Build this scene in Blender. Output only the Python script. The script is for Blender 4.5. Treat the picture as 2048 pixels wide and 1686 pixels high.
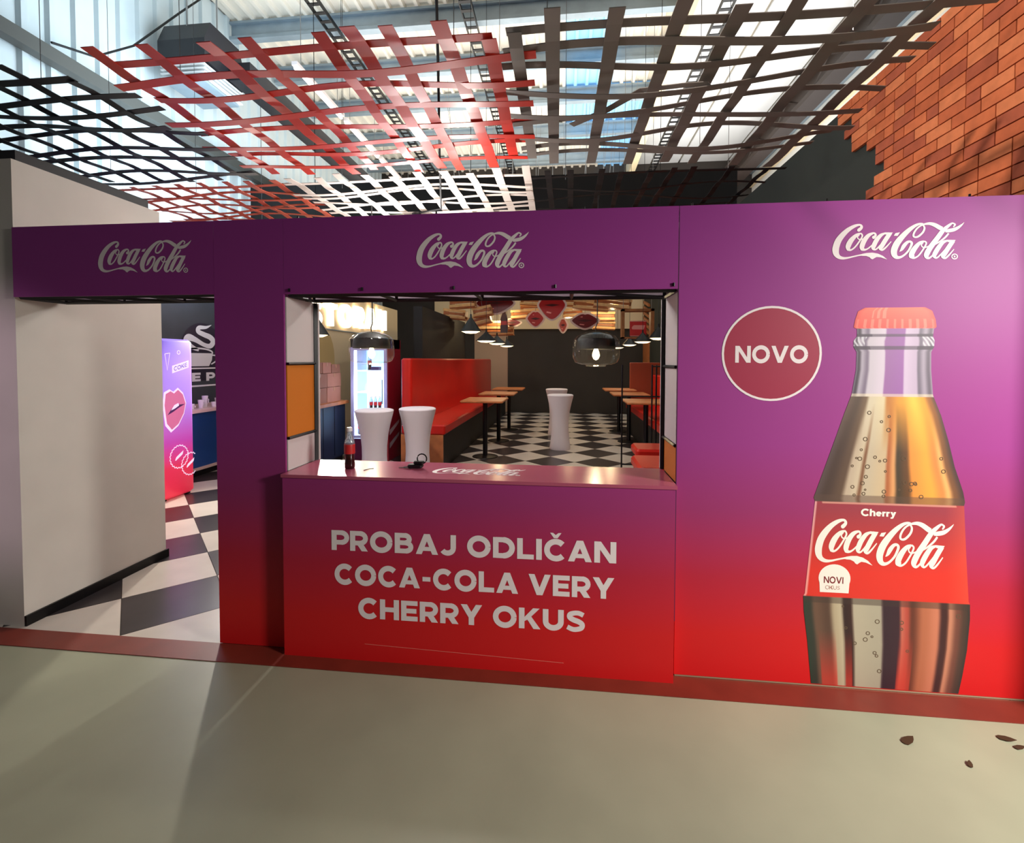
import bpy, math, random
from mathutils import Vector, Matrix
from mathutils.geometry import delaunay_2d_cdt
random.seed(7)
S = bpy.context.scene
for o in list(bpy.data.objects): bpy.data.objects.remove(o)
COL = S.collection
R = math.radians
def lin(c):
    return tuple(((v/255)/12.92 if v/255 <= .04045 else ((v/255+.055)/1.055)**2.4) for v in c[:3])

# ------------------------------------------------------------------ camera
CX, CY, F = 1024.0, 749.0, 953.0
yaw, pit, rol = R(6.277), R(-1.766), R(0.13)
CAM = Vector((0, -2.56, 1.68))
fw = Vector((-math.sin(yaw)*math.cos(pit), math.cos(yaw)*math.cos(pit), math.sin(pit)))
rt0 = Vector((math.cos(yaw), math.sin(yaw), 0)); up0 = rt0.cross(fw)
rt = math.cos(rol)*rt0 + math.sin(rol)*up0
up = -math.sin(rol)*rt0 + math.cos(rol)*up0
cd = bpy.data.cameras.new('camera'); cam = bpy.data.objects.new('camera', cd); COL.objects.link(cam)
cd.sensor_width = 36; cd.lens = F/2048*36; cd.shift_y = -(843-CY)/2048; cd.clip_start = .05
M = Matrix((rt, up, -fw)).transposed().to_4x4(); M.translation = CAM; cam.matrix_world = M
S.camera = cam

# ------------------------------------------------------------------ light and exposure
S.view_settings.view_transform = 'Standard'; S.view_settings.look = 'None'
S.view_settings.gamma = 1; S.view_settings.use_curve_mapping = False
S.view_settings.exposure = 0.0
w = bpy.data.worlds.new('hall_ambient'); S.world = w; w.use_nodes = True
w.node_tree.nodes['Background'].inputs[0].default_value = (.95, .93, 1.0, 1)
w.node_tree.nodes['Background'].inputs[1].default_value = .055
def light(name, kind, loc, energy, color=(1, 1, 1), aim=None, size=.3, size_y=None, spot=None):
    d = bpy.data.lights.new(name, kind); d.energy = energy; d.color = color
    if kind == 'AREA':
        d.size = size
        if size_y: d.shape = 'RECTANGLE'; d.size_y = size_y
    else: d.shadow_soft_size = size
    if spot: d.spot_size = R(spot); d.spot_blend = .6
    o = bpy.data.objects.new(name, d); COL.objects.link(o); o.location = loc
    if aim is not None:
        o.rotation_euler = (Vector(aim)-Vector(loc)).to_track_quat('-Z', 'Y').to_euler()
    return o
light('entrance_flood_light', 'AREA', (3.75, -2.1, 2.5), 108, (1, .96, .88), (1.8, -.75, .35), .7).data.spread = R(118)
light('pink_wall_wash', 'SPOT', (-4.9, -2.3, 2.0), 110, (1, .70, .92), (-3.75, .03, 1.3), .15, spot=40)
light('stub_wall_fill', 'POINT', (-.9, 1.5, 2.85), 38, (1, .94, .88), size=.06)  # unseen fill added behind the header to brighten the stub wall
light('brick_fill', 'SPOT', (-.6, -1.0, 4.7), 430, (1, .90, .80), (2.45, .9, 3.1), .1, spot=58)  # unseen spot added to brighten the brick facing
light('roof_fill', 'AREA', (-.6, 8.2, 5.2), 560, (1, .96, .88), (-.6, 8.2, 9), 9, 6)  # unseen upward area light added to brighten the roof
light('roof_fill_right', 'AREA', (4.2, 7.5, 5.0), 110, (.95, .97, 1), (4.2, 7.5, 9), 2.4, 6)  # added upward fill for the right part of the roof, also unseen
light('left_wall_fill', 'AREA', (-4.3, 3.6, 4.6), 165, (.74, .90, 1.0), (-6, 3.8, 5.6), 1.6, 4)  # unseen area light added to brighten the corrugated left wall

# ------------------------------------------------------------------ materials
MATS = {}
def mat(name, rgb, rough=.6, metal=0., noise=0., nscale=8., emit=None, estr=0., coat=0., trans=0., bump=0., ior=1.45, alpha=1.):
    if name in MATS: return MATS[name]
    m = bpy.data.materials.new(name); m.use_nodes = True; MATS[name] = m
    nt = m.node_tree; b = nt.nodes['Principled BSDF']
    c = lin(rgb); b.inputs['Base Color'].default_value = (*c, 1)
    b.inputs['Roughness'].default_value = rough; b.inputs['Metallic'].default_value = metal
    b.inputs['Coat Weight'].default_value = coat; b.inputs['Coat Roughness'].default_value = .15
    b.inputs['Transmission Weight'].default_value = trans; b.inputs['IOR'].default_value = ior
    b.inputs['Alpha'].default_value = alpha
    if emit: b.inputs['Emission Color'].default_value = (*lin(emit), 1); b.inputs['Emission Strength'].default_value = estr
    if noise or bump:
        g = nt.nodes.new('ShaderNodeNewGeometry'); n = nt.nodes.new('ShaderNodeTexNoise')
        n.inputs['Scale'].default_value = nscale; n.inputs['Detail'].default_value = 5
        nt.links.new(g.outputs['Position'], n.inputs['Vector'])
        if noise:
            r = nt.nodes.new('ShaderNodeValToRGB')
            r.color_ramp.elements[0].position = .3; r.color_ramp.elements[1].position = .7
            r.color_ramp.elements[0].color = (*[v*(1-noise) for v in c], 1)
            r.color_ramp.elements[1].color = (*[min(1, v*(1+noise)) for v in c], 1)
            nt.links.new(n.outputs['Fac'], r.inputs[0]); nt.links.new(r.outputs[0], b.inputs['Base Color'])
        if bump:
            bm_ = nt.nodes.new('ShaderNodeBump'); bm_.inputs['Strength'].default_value = bump; bm_.inputs['Distance'].default_value = .01
            nt.links.new(n.outputs['Fac'], bm_.inputs['Height']); nt.links.new(bm_.outputs[0], b.inputs['Normal'])
    return m
def gradmat(name, stops, rough=.5, z0=0., z1=2.5, emit=0., coat=0.):
    m = bpy.data.materials.new(name); m.use_nodes = True; MATS[name] = m
    nt = m.node_tree; b = nt.nodes['Principled BSDF']; b.inputs['Roughness'].default_value = rough
    b.inputs['Coat Weight'].default_value = coat
    g = nt.nodes.new('ShaderNodeNewGeometry'); s = nt.nodes.new('ShaderNodeSeparateXYZ'); nt.links.new(g.outputs['Position'], s.inputs[0])
    mr = nt.nodes.new('ShaderNodeMapRange'); mr.inputs['From Min'].default_value = z0; mr.inputs['From Max'].default_value = z1
    nt.links.new(s.outputs['Z'], mr.inputs[0])
    b.inputs['Specular IOR Level'].default_value = .3
    r = nt.nodes.new('ShaderNodeValToRGB'); nt.links.new(mr.outputs[0], r.inputs[0])
    e = r.color_ramp.elements
    while len(e) < len(stops): e.new(.5)
    for k, (p, c) in enumerate(stops): e[k].position = p; e[k].color = (*lin(c), 1)
    nt.links.new(r.outputs[0], b.inputs['Base Color'])
    if emit: nt.links.new(r.outputs[0], b.inputs['Emission Color']); b.inputs['Emission Strength'].default_value = emit
    return m
def backlit(name, rgb):
    m = bpy.data.materials.new(name); m.use_nodes = True; nt = m.node_tree; nt.nodes.clear(); N = nt.nodes.new
    o, mx, d, t = N('ShaderNodeOutputMaterial'), N('ShaderNodeMixShader'), N('ShaderNodeBsdfDiffuse'), N('ShaderNodeBsdfTranslucent')
    d.inputs[0].default_value = (*lin(rgb), 1); t.inputs[0].default_value = (*lin(rgb), 1); mx.inputs[0].default_value = .5
    nt.links.new(d.outputs[0], mx.inputs[1]); nt.links.new(t.outputs[0], mx.inputs[2]); nt.links.new(mx.outputs[0], o.inputs[0]); return m
def vcolmat(name, rough=.5):
    m = bpy.data.materials.new(name); m.use_nodes = True; MATS[name] = m
    nt = m.node_tree; b = nt.nodes['Principled BSDF']; b.inputs['Roughness'].default_value = rough
    a = nt.nodes.new('ShaderNodeAttribute'); a.attribute_name = 'print'
    nt.links.new(a.outputs['Color'], b.inputs['Base Color']); return m

PRINT = gradmat('printed_gradient', [(0, (212, 26, 28)), (.10, (208, 28, 32)), (.22, (182, 34, 60)), (.36, (154, 50, 106)), (.50, (154, 56, 134)), (1, (150, 56, 140))], .5)
WHITEP = mat('white_print', (238, 224, 226), .5)
BLACK = mat('black_metal_tube', (14, 12, 15), .4, .3)
WHITE = mat('white_board', (216, 206, 206), .6)
SHEET = backlit('thin_white_plastic_sheet', (232, 226, 232))
ORANGE = mat('orange_board', (214, 122, 40), .5)
PLASTER = mat('white_plaster_wall', (205, 198, 190), .85, noise=.04, nscale=3)
CONC = mat('grey_polished_concrete', (160, 162, 138), .38, noise=.10, nscale=1.6, bump=.06)
TERRA = mat('red_brown_floor_strip', (124, 46, 34), .45, noise=.10, nscale=6)
TILEW = mat('cream_floor_tile', (206, 196, 186), .28, noise=.05, nscale=5)
TILEB = mat('charcoal_floor_tile', (52, 46, 48), .28, noise=.2, nscale=5)
GROUT = mat('grout', (110, 104, 100), .8)
DARK = mat('matt_black_wall', (24, 22, 22), .7, noise=.12, nscale=2)
DARKG = mat('green_black_wall', (40, 44, 40), .75, noise=.15, nscale=1.2)
BACKW = mat('charcoal_back_wall', (52, 46, 42), .7, noise=.1, nscale=1.5)
CREAM = mat('cream_wall', (228, 206, 168), .8)
SLATE = mat('slate_blue_wall', (58, 62, 74), .7, noise=.15, nscale=2)
CLAD = mat('pale_corrugated_cladding', (206, 218, 222), .5, noise=.05, nscale=2)
ROOF = mat('cream_corrugated_roof', (232, 226, 214), .5, noise=.07, nscale=1.2)
SKYL = mat('blue_daylight_roof_sheet', (150, 200, 235), .4, emit=(120, 185, 240), estr=.32)
STEEL = mat('galvanised_steel', (150, 165, 176), .45, .4, noise=.1, nscale=4)
BRICKM = [mat('orange_brick_%s' % n, c, .85, noise=.12, nscale=14, bump=.4) for n, c in
          (('a', (196, 104, 62)), ('b', (182, 92, 54)), ('c', (206, 118, 74)), ('d', (166, 82, 54)))]
MORTAR = mat('brick_mortar', (92, 46, 26), .9)
REDS = mat('red_lattice_slat', (214, 52, 40), .4)
GREYS = mat('dark_grey_lattice_slat', (126, 118, 112), .5)
BLACKS = mat('black_lattice_slat', (20, 19, 22), .5)
GLARES = mat('glare_whitened_red_slat', (226, 214, 204), .45)  # spotlight glare on red slats, put into the colour as cream
SALM = mat('salmon_lattice_slat', (196, 84, 60), .45)
REDL = mat('red_leatherette', (190, 26, 18), .32, noise=.04, nscale=3)
WOOD = mat('oak_table_wood', (176, 106, 60), .45, noise=.18, nscale=9)
WOODL = mat('pale_plank_wood', (226, 186, 128), .6, noise=.12, nscale=10)
WOODD = mat('brown_plank_wood', (150, 96, 52), .6, noise=.25, nscale=12)
NAVY = mat('navy_bar_front', (26, 40, 66), .4)
STRETCH = mat('white_stretch_fabric', (222, 216, 226), .75)
def thinglass(name, haze=0.):
    m = bpy.data.materials.new(name); m.use_nodes = True; nt = m.node_tree; nt.nodes.clear(); N = nt.nodes.new
    o, mx, t, g, fr = N('ShaderNodeOutputMaterial'), N('ShaderNodeMixShader'), N('ShaderNodeBsdfTransparent'), N('ShaderNodeBsdfGlossy'), N('ShaderNodeMapRange')
    lw, pw = N('ShaderNodeLayerWeight'), N('ShaderNodeMath'); pw.operation = 'POWER'; pw.inputs[1].default_value = 6.0
    nt.links.new(lw.outputs['Facing'], pw.inputs[0]); nt.links.new(pw.outputs[0], fr.inputs[0]); fr.inputs['To Min'].default_value = .03; fr.inputs['To Max'].default_value = .6
    t.inputs[0].default_value = (.93, .92, .90, 1); g.inputs['Roughness'].default_value = .05
    nt.links.new(fr.outputs[0], mx.inputs[0]); nt.links.new(t.outputs[0], mx.inputs[1]); nt.links.new(g.outputs[0], mx.inputs[2]); 
    m2, tr = N('ShaderNodeMixShader'), N('ShaderNodeBsdfTranslucent'); m2.inputs[0].default_value = haze; tr.inputs[0].default_value = (1, .96, .9, 1)
    nt.links.new(mx.outputs[0], m2.inputs[1]); nt.links.new(tr.outputs[0], m2.inputs[2]); nt.links.new(m2.outputs[0], o.inputs[0]); return m
GLASS = thinglass('clear_lamp_glass', .008)
PANE = thinglass('clear_pane')
WARM = mat('warm_lamp_glow', (255, 230, 190), .5, emit=(255, 214, 150), estr=22)
WIRE = mat('thin_steel_wire', (150, 150, 150), .4, .6)
CABLE = mat('black_cable', (16, 16, 18), .6)

# ------------------------------------------------------------------ mesh helpers
class MB:
    def __init__(s): s.v = []; s.f = []
    def add(s, vs, fs):
        n = len(s.v); s.v += [tuple(v) for v in vs]; s.f += [tuple(i+n for i in f) for f in fs]; return s
    def box(s, a, b):
        x0, y0, z0 = a; x1, y1, z1 = b
        return s.add([(x0, y0, z0), (x1, y0, z0), (x1, y1, z0), (x0, y1, z0), (x0, y0, z1), (x1, y0, z1), (x1, y1, z1), (x0, y1, z1)],
                     [(3, 2, 1, 0), (4, 5, 6, 7), (0, 1, 5, 4), (1, 2, 6, 5), (2, 3, 7, 6), (3, 0, 4, 7)])
    def rbox(s, a, b, r=.02, k=4):       # box with rounded vertical edges and a small top chamfer
        x0, y0, z0 = a; x1, y1, z1 = b; ring = []
        for cx, cy, a0 in ((x1-r, y1-r, 0), (x0+r, y1-r, 90), (x0+r, y0+r, 180), (x1-r, y0+r, 270)):
            for i in range(k+1):
                t = R(a0+90*i/k); ring.append((cx, cy, math.cos(t), math.sin(t)))
        n = len(ring); vs = []; c = min(r*.5, (z1-z0)*.3)
        for z, rr in ((z0, r-c), (z0+c, r), (z1-c, r), (z1, r-c)):
            vs += [(p[0]+rr*p[2], p[1]+rr*p[3], z) for p in ring]
        fs = [tuple(range(n-1, -1, -1)), tuple(range(3*n, 4*n))]
        for l in range(3):
            fs += [(l*n+i, l*n+(i+1) % n, (l+1)*n+(i+1) % n, (l+1)*n+i) for i in range(n)]
        return s.add(vs, fs)
    def tube(s, pts, r, k=8, cap=True):
        pts = [Vector(p) for p in pts]; vs = []; n = len(pts)
        rr = r if isinstance(r, (list, tuple)) else [r]*n
        for i, p in enumerate(pts):
            d = (pts[min(i+1, n-1)]-pts[max(i-1, 0)]).normalized()
            a = Vector((0, 0, 1)) if abs(d.z) < .9 else Vector((1, 0, 0))
            u = d.cross(a).normalized(); v = d.cross(u)
            vs += [p+rr[i]*(math.cos(2*math.pi*j/k)*u+math.sin(2*math.pi*j/k)*v) for j in range(k)]
        fs = [(i*k+j, i*k+(j+1) % k, (i+1)*k+(j+1) % k, (i+1)*k+j) for i in range(n-1) for j in range(k)]
        if cap: fs += [tuple(range(k-1, -1, -1)), tuple(range((n-1)*k, n*k))]
        return s.add(vs, fs)
    def bar(s, a, b, w=.012): return s.tube([a, b], w, 4)
    def lathe(s, prof, c=(0, 0, 0), k=28):
        vs = []; n = len(prof)
        for r, z in prof:
            vs += [(c[0]+r*math.cos(2*math.pi*j/k), c[1]+r*math.sin(2*math.pi*j/k), c[2]+z) for j in range(k)]
        fs = [(i*k+j, i*k+(j+1) % k, (i+1)*k+(j+1) % k, (i+1)*k+j) for i in range(n-1) for j in range(k)]
        return s.add(vs, fs)
    def prism(s, poly, o, u, v, d):      # 2D polygon in the plane o+u*x+v*y, pushed along d
        o, u, v, d = Vector(o), Vector(u), Vector(v), Vector(d); n = len(poly)
        a = [o+u*x+v*y for x, y in poly]
        return s.add(a+[p+d for p in a], [tuple(range(n)), tuple(range(2*n-1, n-1, -1))]+[(i, i+n, (i+1) % n+n, (i+1) % n) for i in range(n)])
    def flat(s, polys, o, u, v):
        o, u, v = Vector(o), Vector(u), Vector(v)
        vs, fs = [], []
        tri = []
        for p in polys: tri += [[p[0], p[1], p[2]], [p[0], p[2], p[3]]] if len(p) == 4 else [list(p)]
        for p in tri:
            ar = sum(p[k][0]*p[(k+1) % len(p)][1]-p[(k+1) % len(p)][0]*p[k][1] for k in range(len(p)))
            if abs(ar) < 1e-10: continue
            if ar < 0: p = p[::-1]
            n = len(vs); vs += [Vector(q[:2]) for q in p]; fs.append(list(range(n, n+len(p))))
        r = delaunay_2d_cdt(vs, [], fs, 0, 1e-6)      # merges overlapping strokes into one clean sheet
        keep = [f for f, og in zip(r[2], r[5]) if og]
        return s.add([o+u*q[0]+v*q[1] for q in r[0]], keep)
    def ribbon(s, pts, wdir, wid, th):   # a flat slat following pts, width along wdir
        wd = Vector(wdir).normalized(); vs = []; n = len(pts)
        for i, p in enumerate(pts):
            p = Vector(p); d = (Vector(pts[min(i+1, n-1)])-Vector(pts[max(i-1, 0)])).normalized(); nn = d.cross(wd).normalized()
            for a, b in ((-1, -1), (1, -1), (1, 1), (-1, 1)): vs.append(p+wd*(a*wid/2)+nn*(b*th/2))
        fs = [(0, 1, 2, 3), tuple((n-1)*4+i for i in (3, 2, 1, 0))]
        fs += [(i*4+j, i*4+(j+1) % 4, (i+1)*4+(j+1) % 4, (i+1)*4+j) for i in range(n-1) for j in range(4)]
        return s.add(vs, fs)
    def build(s, name, m, parent=None, smooth=False, sharp=35):
        me = bpy.data.meshes.new(name); me.from_pydata(s.v, [], s.f); me.materials.append(m)
        me.validate(); me.update()
        import bmesh
        bm = bmesh.new(); bm.from_mesh(me); bmesh.ops.recalc_face_normals(bm, faces=bm.faces); bm.to_mesh(me); bm.free()
        if smooth:
            me.polygons.foreach_set('use_smooth', [True]*len(me.polygons)); me.set_sharp_from_angle(angle=R(sharp))
        o = bpy.data.objects.new(name, me); COL.objects.link(o)
        if parent: o.parent = parent
        return o
def tag(o, label, cat=None, group=None, kind=None):
    o['label'] = label
    if cat: o['category'] = cat
    if group: o['group'] = group
    if kind: o['kind'] = kind
    return o
def thing(name, loc, label, cat, group=None, rz=0):
    o = bpy.data.objects.new(name, None); COL.objects.link(o); o.location = loc; o.rotation_euler.z = rz; o.empty_display_size = .1
    return tag(o, label, cat, group)
def struct(name, mb, m, label, smooth=False): return tag(mb.build(name, m, None, smooth), label, kind='structure')
def dup(root, loc, label, rz=None):
    r = root.copy(); COL.objects.link(r); r.location = loc; r['label'] = label
    if rz is not None: r.rotation_euler.z = rz
    for ch in root.children:
        c = ch.copy(); COL.objects.link(c); c.parent = r
        for g in ch.children:
            d = g.copy(); COL.objects.link(d); d.parent = c
    return r
def share(src, parent, loc=None, rot=None, scale=None):
    c = src.copy(); COL.objects.link(c); c.parent = parent
    if loc is not None: c.location = loc
    if rot is not None: c.rotation_euler = rot
    if scale is not None: c.scale = scale
    return c
def ray(px, py): return fw+rt*((px-CX)/F)-up*((py-CY)/F)
def atY(px, py, Y): d = ray(px, py); return CAM+d*((Y-CAM.y)/d.y)   # place in the hall at depth Y
def atZ(px, py, Z): d = ray(px, py); return CAM+d*((Z-CAM.z)/d.z)

# ------------------------------------------------------------------ lettering
def cr(pts, n=6):
    out = []
    for i in range(len(pts)-1):
        p0, p1, p2, p3 = pts[max(i-1, 0)], pts[i], pts[i+1], pts[min(i+2, len(pts)-1)]
        for k in range(n):
            t = k/n
            out.append(tuple(.5*((2*b)+(c-a)*t+(2*a-5*b+4*c-d)*t*t+(3*b-a-3*c+d)*t**3) for a, b, c, d in zip(p0, p1, p2, p3)))
    out.append(tuple(pts[-1])); return out
def stroke(pts, n=6, smooth=True, cap=False):
    """pts (x, y, width) -> quads"""
    q = cr(pts, n) if smooth else pts
    L = []
    for i, p in enumerate(q):
        a, b = q[max(i-1, 0)], q[min(i+1, len(q)-1)]
        dx, dy = b[0]-a[0], b[1]-a[1]; l = math.hypot(dx, dy) or 1
        if not smooth and 0 < i < len(q)-1:
            d1 = (q[i][0]-a[0], q[i][1]-a[1]); d2 = (b[0]-q[i][0], b[1]-q[i][1])
            l1, l2 = math.hypot(*d1), math.hypot(*d2); d1 = (d1[0]/l1, d1[1]/l1); d2 = (d2[0]/l2, d2[1]/l2)
            nx, ny = -(d1[1]+d2[1]), d1[0]+d2[0]; ll = math.hypot(nx, ny) or 1; nx /= ll; ny /= ll
            k = 1/max(.5, nx*-d1[1]+ny*d1[0]); nx *= k; ny *= k
        else: nx, ny = -dy/l, dx/l
        L.append(((p[0]+nx*p[2]/2, p[1]+ny*p[2]/2), (p[0]-nx*p[2]/2, p[1]-ny*p[2]/2)))
    r = [[L[i][0], L[i+1][0], L[i+1][1], L[i][1]] for i in range(len(L)-1)]
    if cap:
        for p in (q[0], q[-1]): r.append([(p[0]+p[2]/2*math.cos(t*math.pi/6), p[1]+p[2]/2*math.sin(t*math.pi/6)) for t in range(12)])
    return r
def arc(cx, cy, rx, ry, a0, a1, wd, n=14):
    return [(cx+rx*math.cos(R(a0+(a1-a0)*i/n)), cy+ry*math.sin(R(a0+(a1-a0)*i/n)), wd) for i in range(n+1)]
def glyph(ch, w=.27):
    h = w/2; r = []
    V = lambda x, a=0, b=1: [(x-h, a), (x+h, a), (x+h, b), (x-h, b)]
    H = lambda y, a, b: [(a, y-h*.86), (b, y-h*.86), (b, y+h*.86), (a, y+h*.86)]
    hb = h*.86
    if ch == ' ': return [], .42
    if ch == '-': return [[(.03, .36), (.45, .36), (.45, .58), (.03, .58)]], .48
    if ch == 'I': return [V(h)], w
    if ch == 'L': return [V(h), H(hb, 0, .80)], .80
    if ch == 'T': return [V(.46), H(1-hb, 0, .92)], .92
    if ch == 'E': return [V(h), H(hb, 0, .84), H(1-hb, 0, .84), H(.5, 0, .78)], .84
    if ch == 'H': return [V(h), V(.98-h), H(.5, 0, .98)], .98
    if ch == 'N': return [V(h), V(1.02-h), [(0, 1), (w*1.15, 1), (1.02, 0), (1.02-w*1.15, 0)]], 1.02
    if ch == 'V': return [[(0, 1), (w*1.12, 1), (.56+w*.55, 0), (.56-w*.55, 0)], [(1.12, 1), (1.12-w*1.12, 1), (.56-w*.55, 0), (.56+w*.55, 0)]], 1.12
    if ch == 'A': return [[(0, 0), (w*1.1, 0), (.56+w*.55, 1), (.56-w*.55, 1)], [(1.12, 0), (1.12-w*1.1, 0), (.56-w*.55, 1), (.56+w*.55, 1)], [(.24, .17), (.88, .17), (.80, .37), (.32, .37)]], 1.12
    if ch == 'Y': return [V(.53, 0, .46), [(0, 1), (w*1.15, 1), (.53+h, .42), (.53-h, .36)], [(1.06, 1), (1.06-w*1.15, 1), (.53-h, .42), (.53+h, .36)]], 1.06
    if ch == 'K': return [V(h), [(.68, 1), (1.0, 1), (.46, .46), (.16, .30), (.16, .44)], [(.34, .54), (.56, .64), (1.04, 0), (.70, 0)]], 1.04
    if ch == 'O': return stroke(arc(.58, .5, .58-h, .5-hb+.02, 0, 360, w, 30), smooth=False), 1.16
    if ch == 'C': return stroke(arc(.56, .5, .56-h, .5-hb+.02, 42, 318, w, 24), smooth=False), 1.02
    if ch == 'Q': return glyph('O', w)
    if ch == 'D': return [V(h)]+stroke([(h, 1-hb, w*.9), (.5, 1-hb, w*.9)]+arc(.5, .5, .56-h, .5-hb, 88, -88, w, 14)+[(.5, hb, w*.9), (h, hb, w*.9)], smooth=False), 1.06
    if ch in 'PRB':
        y = .40 if ch != 'B' else .52; y1 = 1-hb; ym = (y1+y)/2; rr = (y1-y)/2; x = .52
        r = [V(h)]+stroke([(h, y1, w*.86), (x, y1, w*.86)]+arc(x, ym, rr+.04, rr, 85, -85, w*.92, 10)+[(x, y, w*.86), (h, y, w*.86)], smooth=False)
        if ch == 'R': r.append([(.30, .42), (.62, .44), (.92, 0), (.60, 0)]); return r, .92
        if ch == 'B':
            ym = (.52+hb)/2; rr = (.52-hb)/2
            r += stroke([(h, .52, w*.86), (.56, .52, w*.86)]+arc(.56, ym, rr+.06, rr, 85, -85, w*.92, 10)+[(.56, hb, w*.86), (h, hb, w*.86)], smooth=False); return r, .96
        return r, .86
    if ch == 'J': return [V(.78-h, .36, 1)]+stroke([(.78-h, .40, w)]+arc(.36, .36, .42-h, .36-hb, 0, -150, w*.95, 12), smooth=False), .80
    if ch == 'U': return [V(h, .4, 1), V(1.0-h, .4, 1)]+stroke(arc(.5, .42, .5-h, .42-hb, 180, 360, w, 16), smooth=False), 1.0
    if ch == 'S':
        return stroke([(.82, .80, w*.85), (.62, .885, w*.85), (.42, .89, w*.85), (.20, .82, w*.9), (.17, .68, w*.92), (.34, .57, w*.95), (.60, .48, w*.95), (.76, .36, w*.92), (.72, .19, w*.9), (.50, .11, w*.85), (.30, .11, w*.85), (.06, .21, w*.85)], 4), .92
    if ch == 'č':
        r, a = glyph('C', w); return r+[[(.28, 1.32), (.42, 1.32), (.55, 1.22), (.68, 1.32), (.82, 1.32), (.64, 1.07), (.46, 1.07)]], a
    if ch == 'h': return [V(h)]+stroke([(h, .45, w*.8), (.24, .62, w*.85), (.42, .66, w*.9), (.56, .54, w), (.57, .3, w), (.57, 0, w)], 4), .57+h
    if ch == 'e': return stroke(arc(.36, .34, .36-h, .34-hb, 0, 318, w*.9, 20), smooth=False)+[[(.1, .27), (.66, .27), (.66, .42), (.1, .42)]], .72
    if ch == 'r': return [V(h, 0, .68)]+stroke([(h, .35, w*.8), (.22, .55, w*.85), (.42, .58, w*.85)], 4), .44
    if ch == 'y': return [[(0, .68), (w*1.1, .68), (.46, .08), (.30, -.02)], [(.70, .68), (.70-w*1.1, .68), (.10, -.26), (.38, -.20)], [(.04, -.26), (.3, -.26), (.36, -.06), (.04, -.08)]], .70
    return [V(h)], w
def text2d(s, w=.27, gap=.11):
    x = 0; out = []
    for k, ch in enumerate(s):
        p, a = glyph(ch, w); out += [[(q[0]+x, q[1]) for q in poly] for poly in p]; x += a+(gap if ch != ' ' else 0)
    return out, x-gap
def fit(polys, wd, x0, x1, y0, hgt):     # scale to a box: width x0..x1, baseline y0, cap height hgt
    s = (x1-x0)/wd
    return [[(x0+p[0]*s, y0+p[1]*hgt) for p in q] for q in polys]
def letters(parent, s, x0, x1, y0, hgt, o, u, v, m, w=.27, gap=.11, name='letter'):
    x = 0; items = []
    for ch in s:
        p, a = glyph(ch, w)
        if p: items.append((p, x))
        x += a+(gap if ch != ' ' else 0)
    k = (x1-x0)/(x-gap)
    for p, xx in items:
        MB().flat([[(x0+(q[0]+xx)*k, y0+q[1]*hgt) for q in poly] for poly in p], o, u, v).build(name, m, parent)
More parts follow.
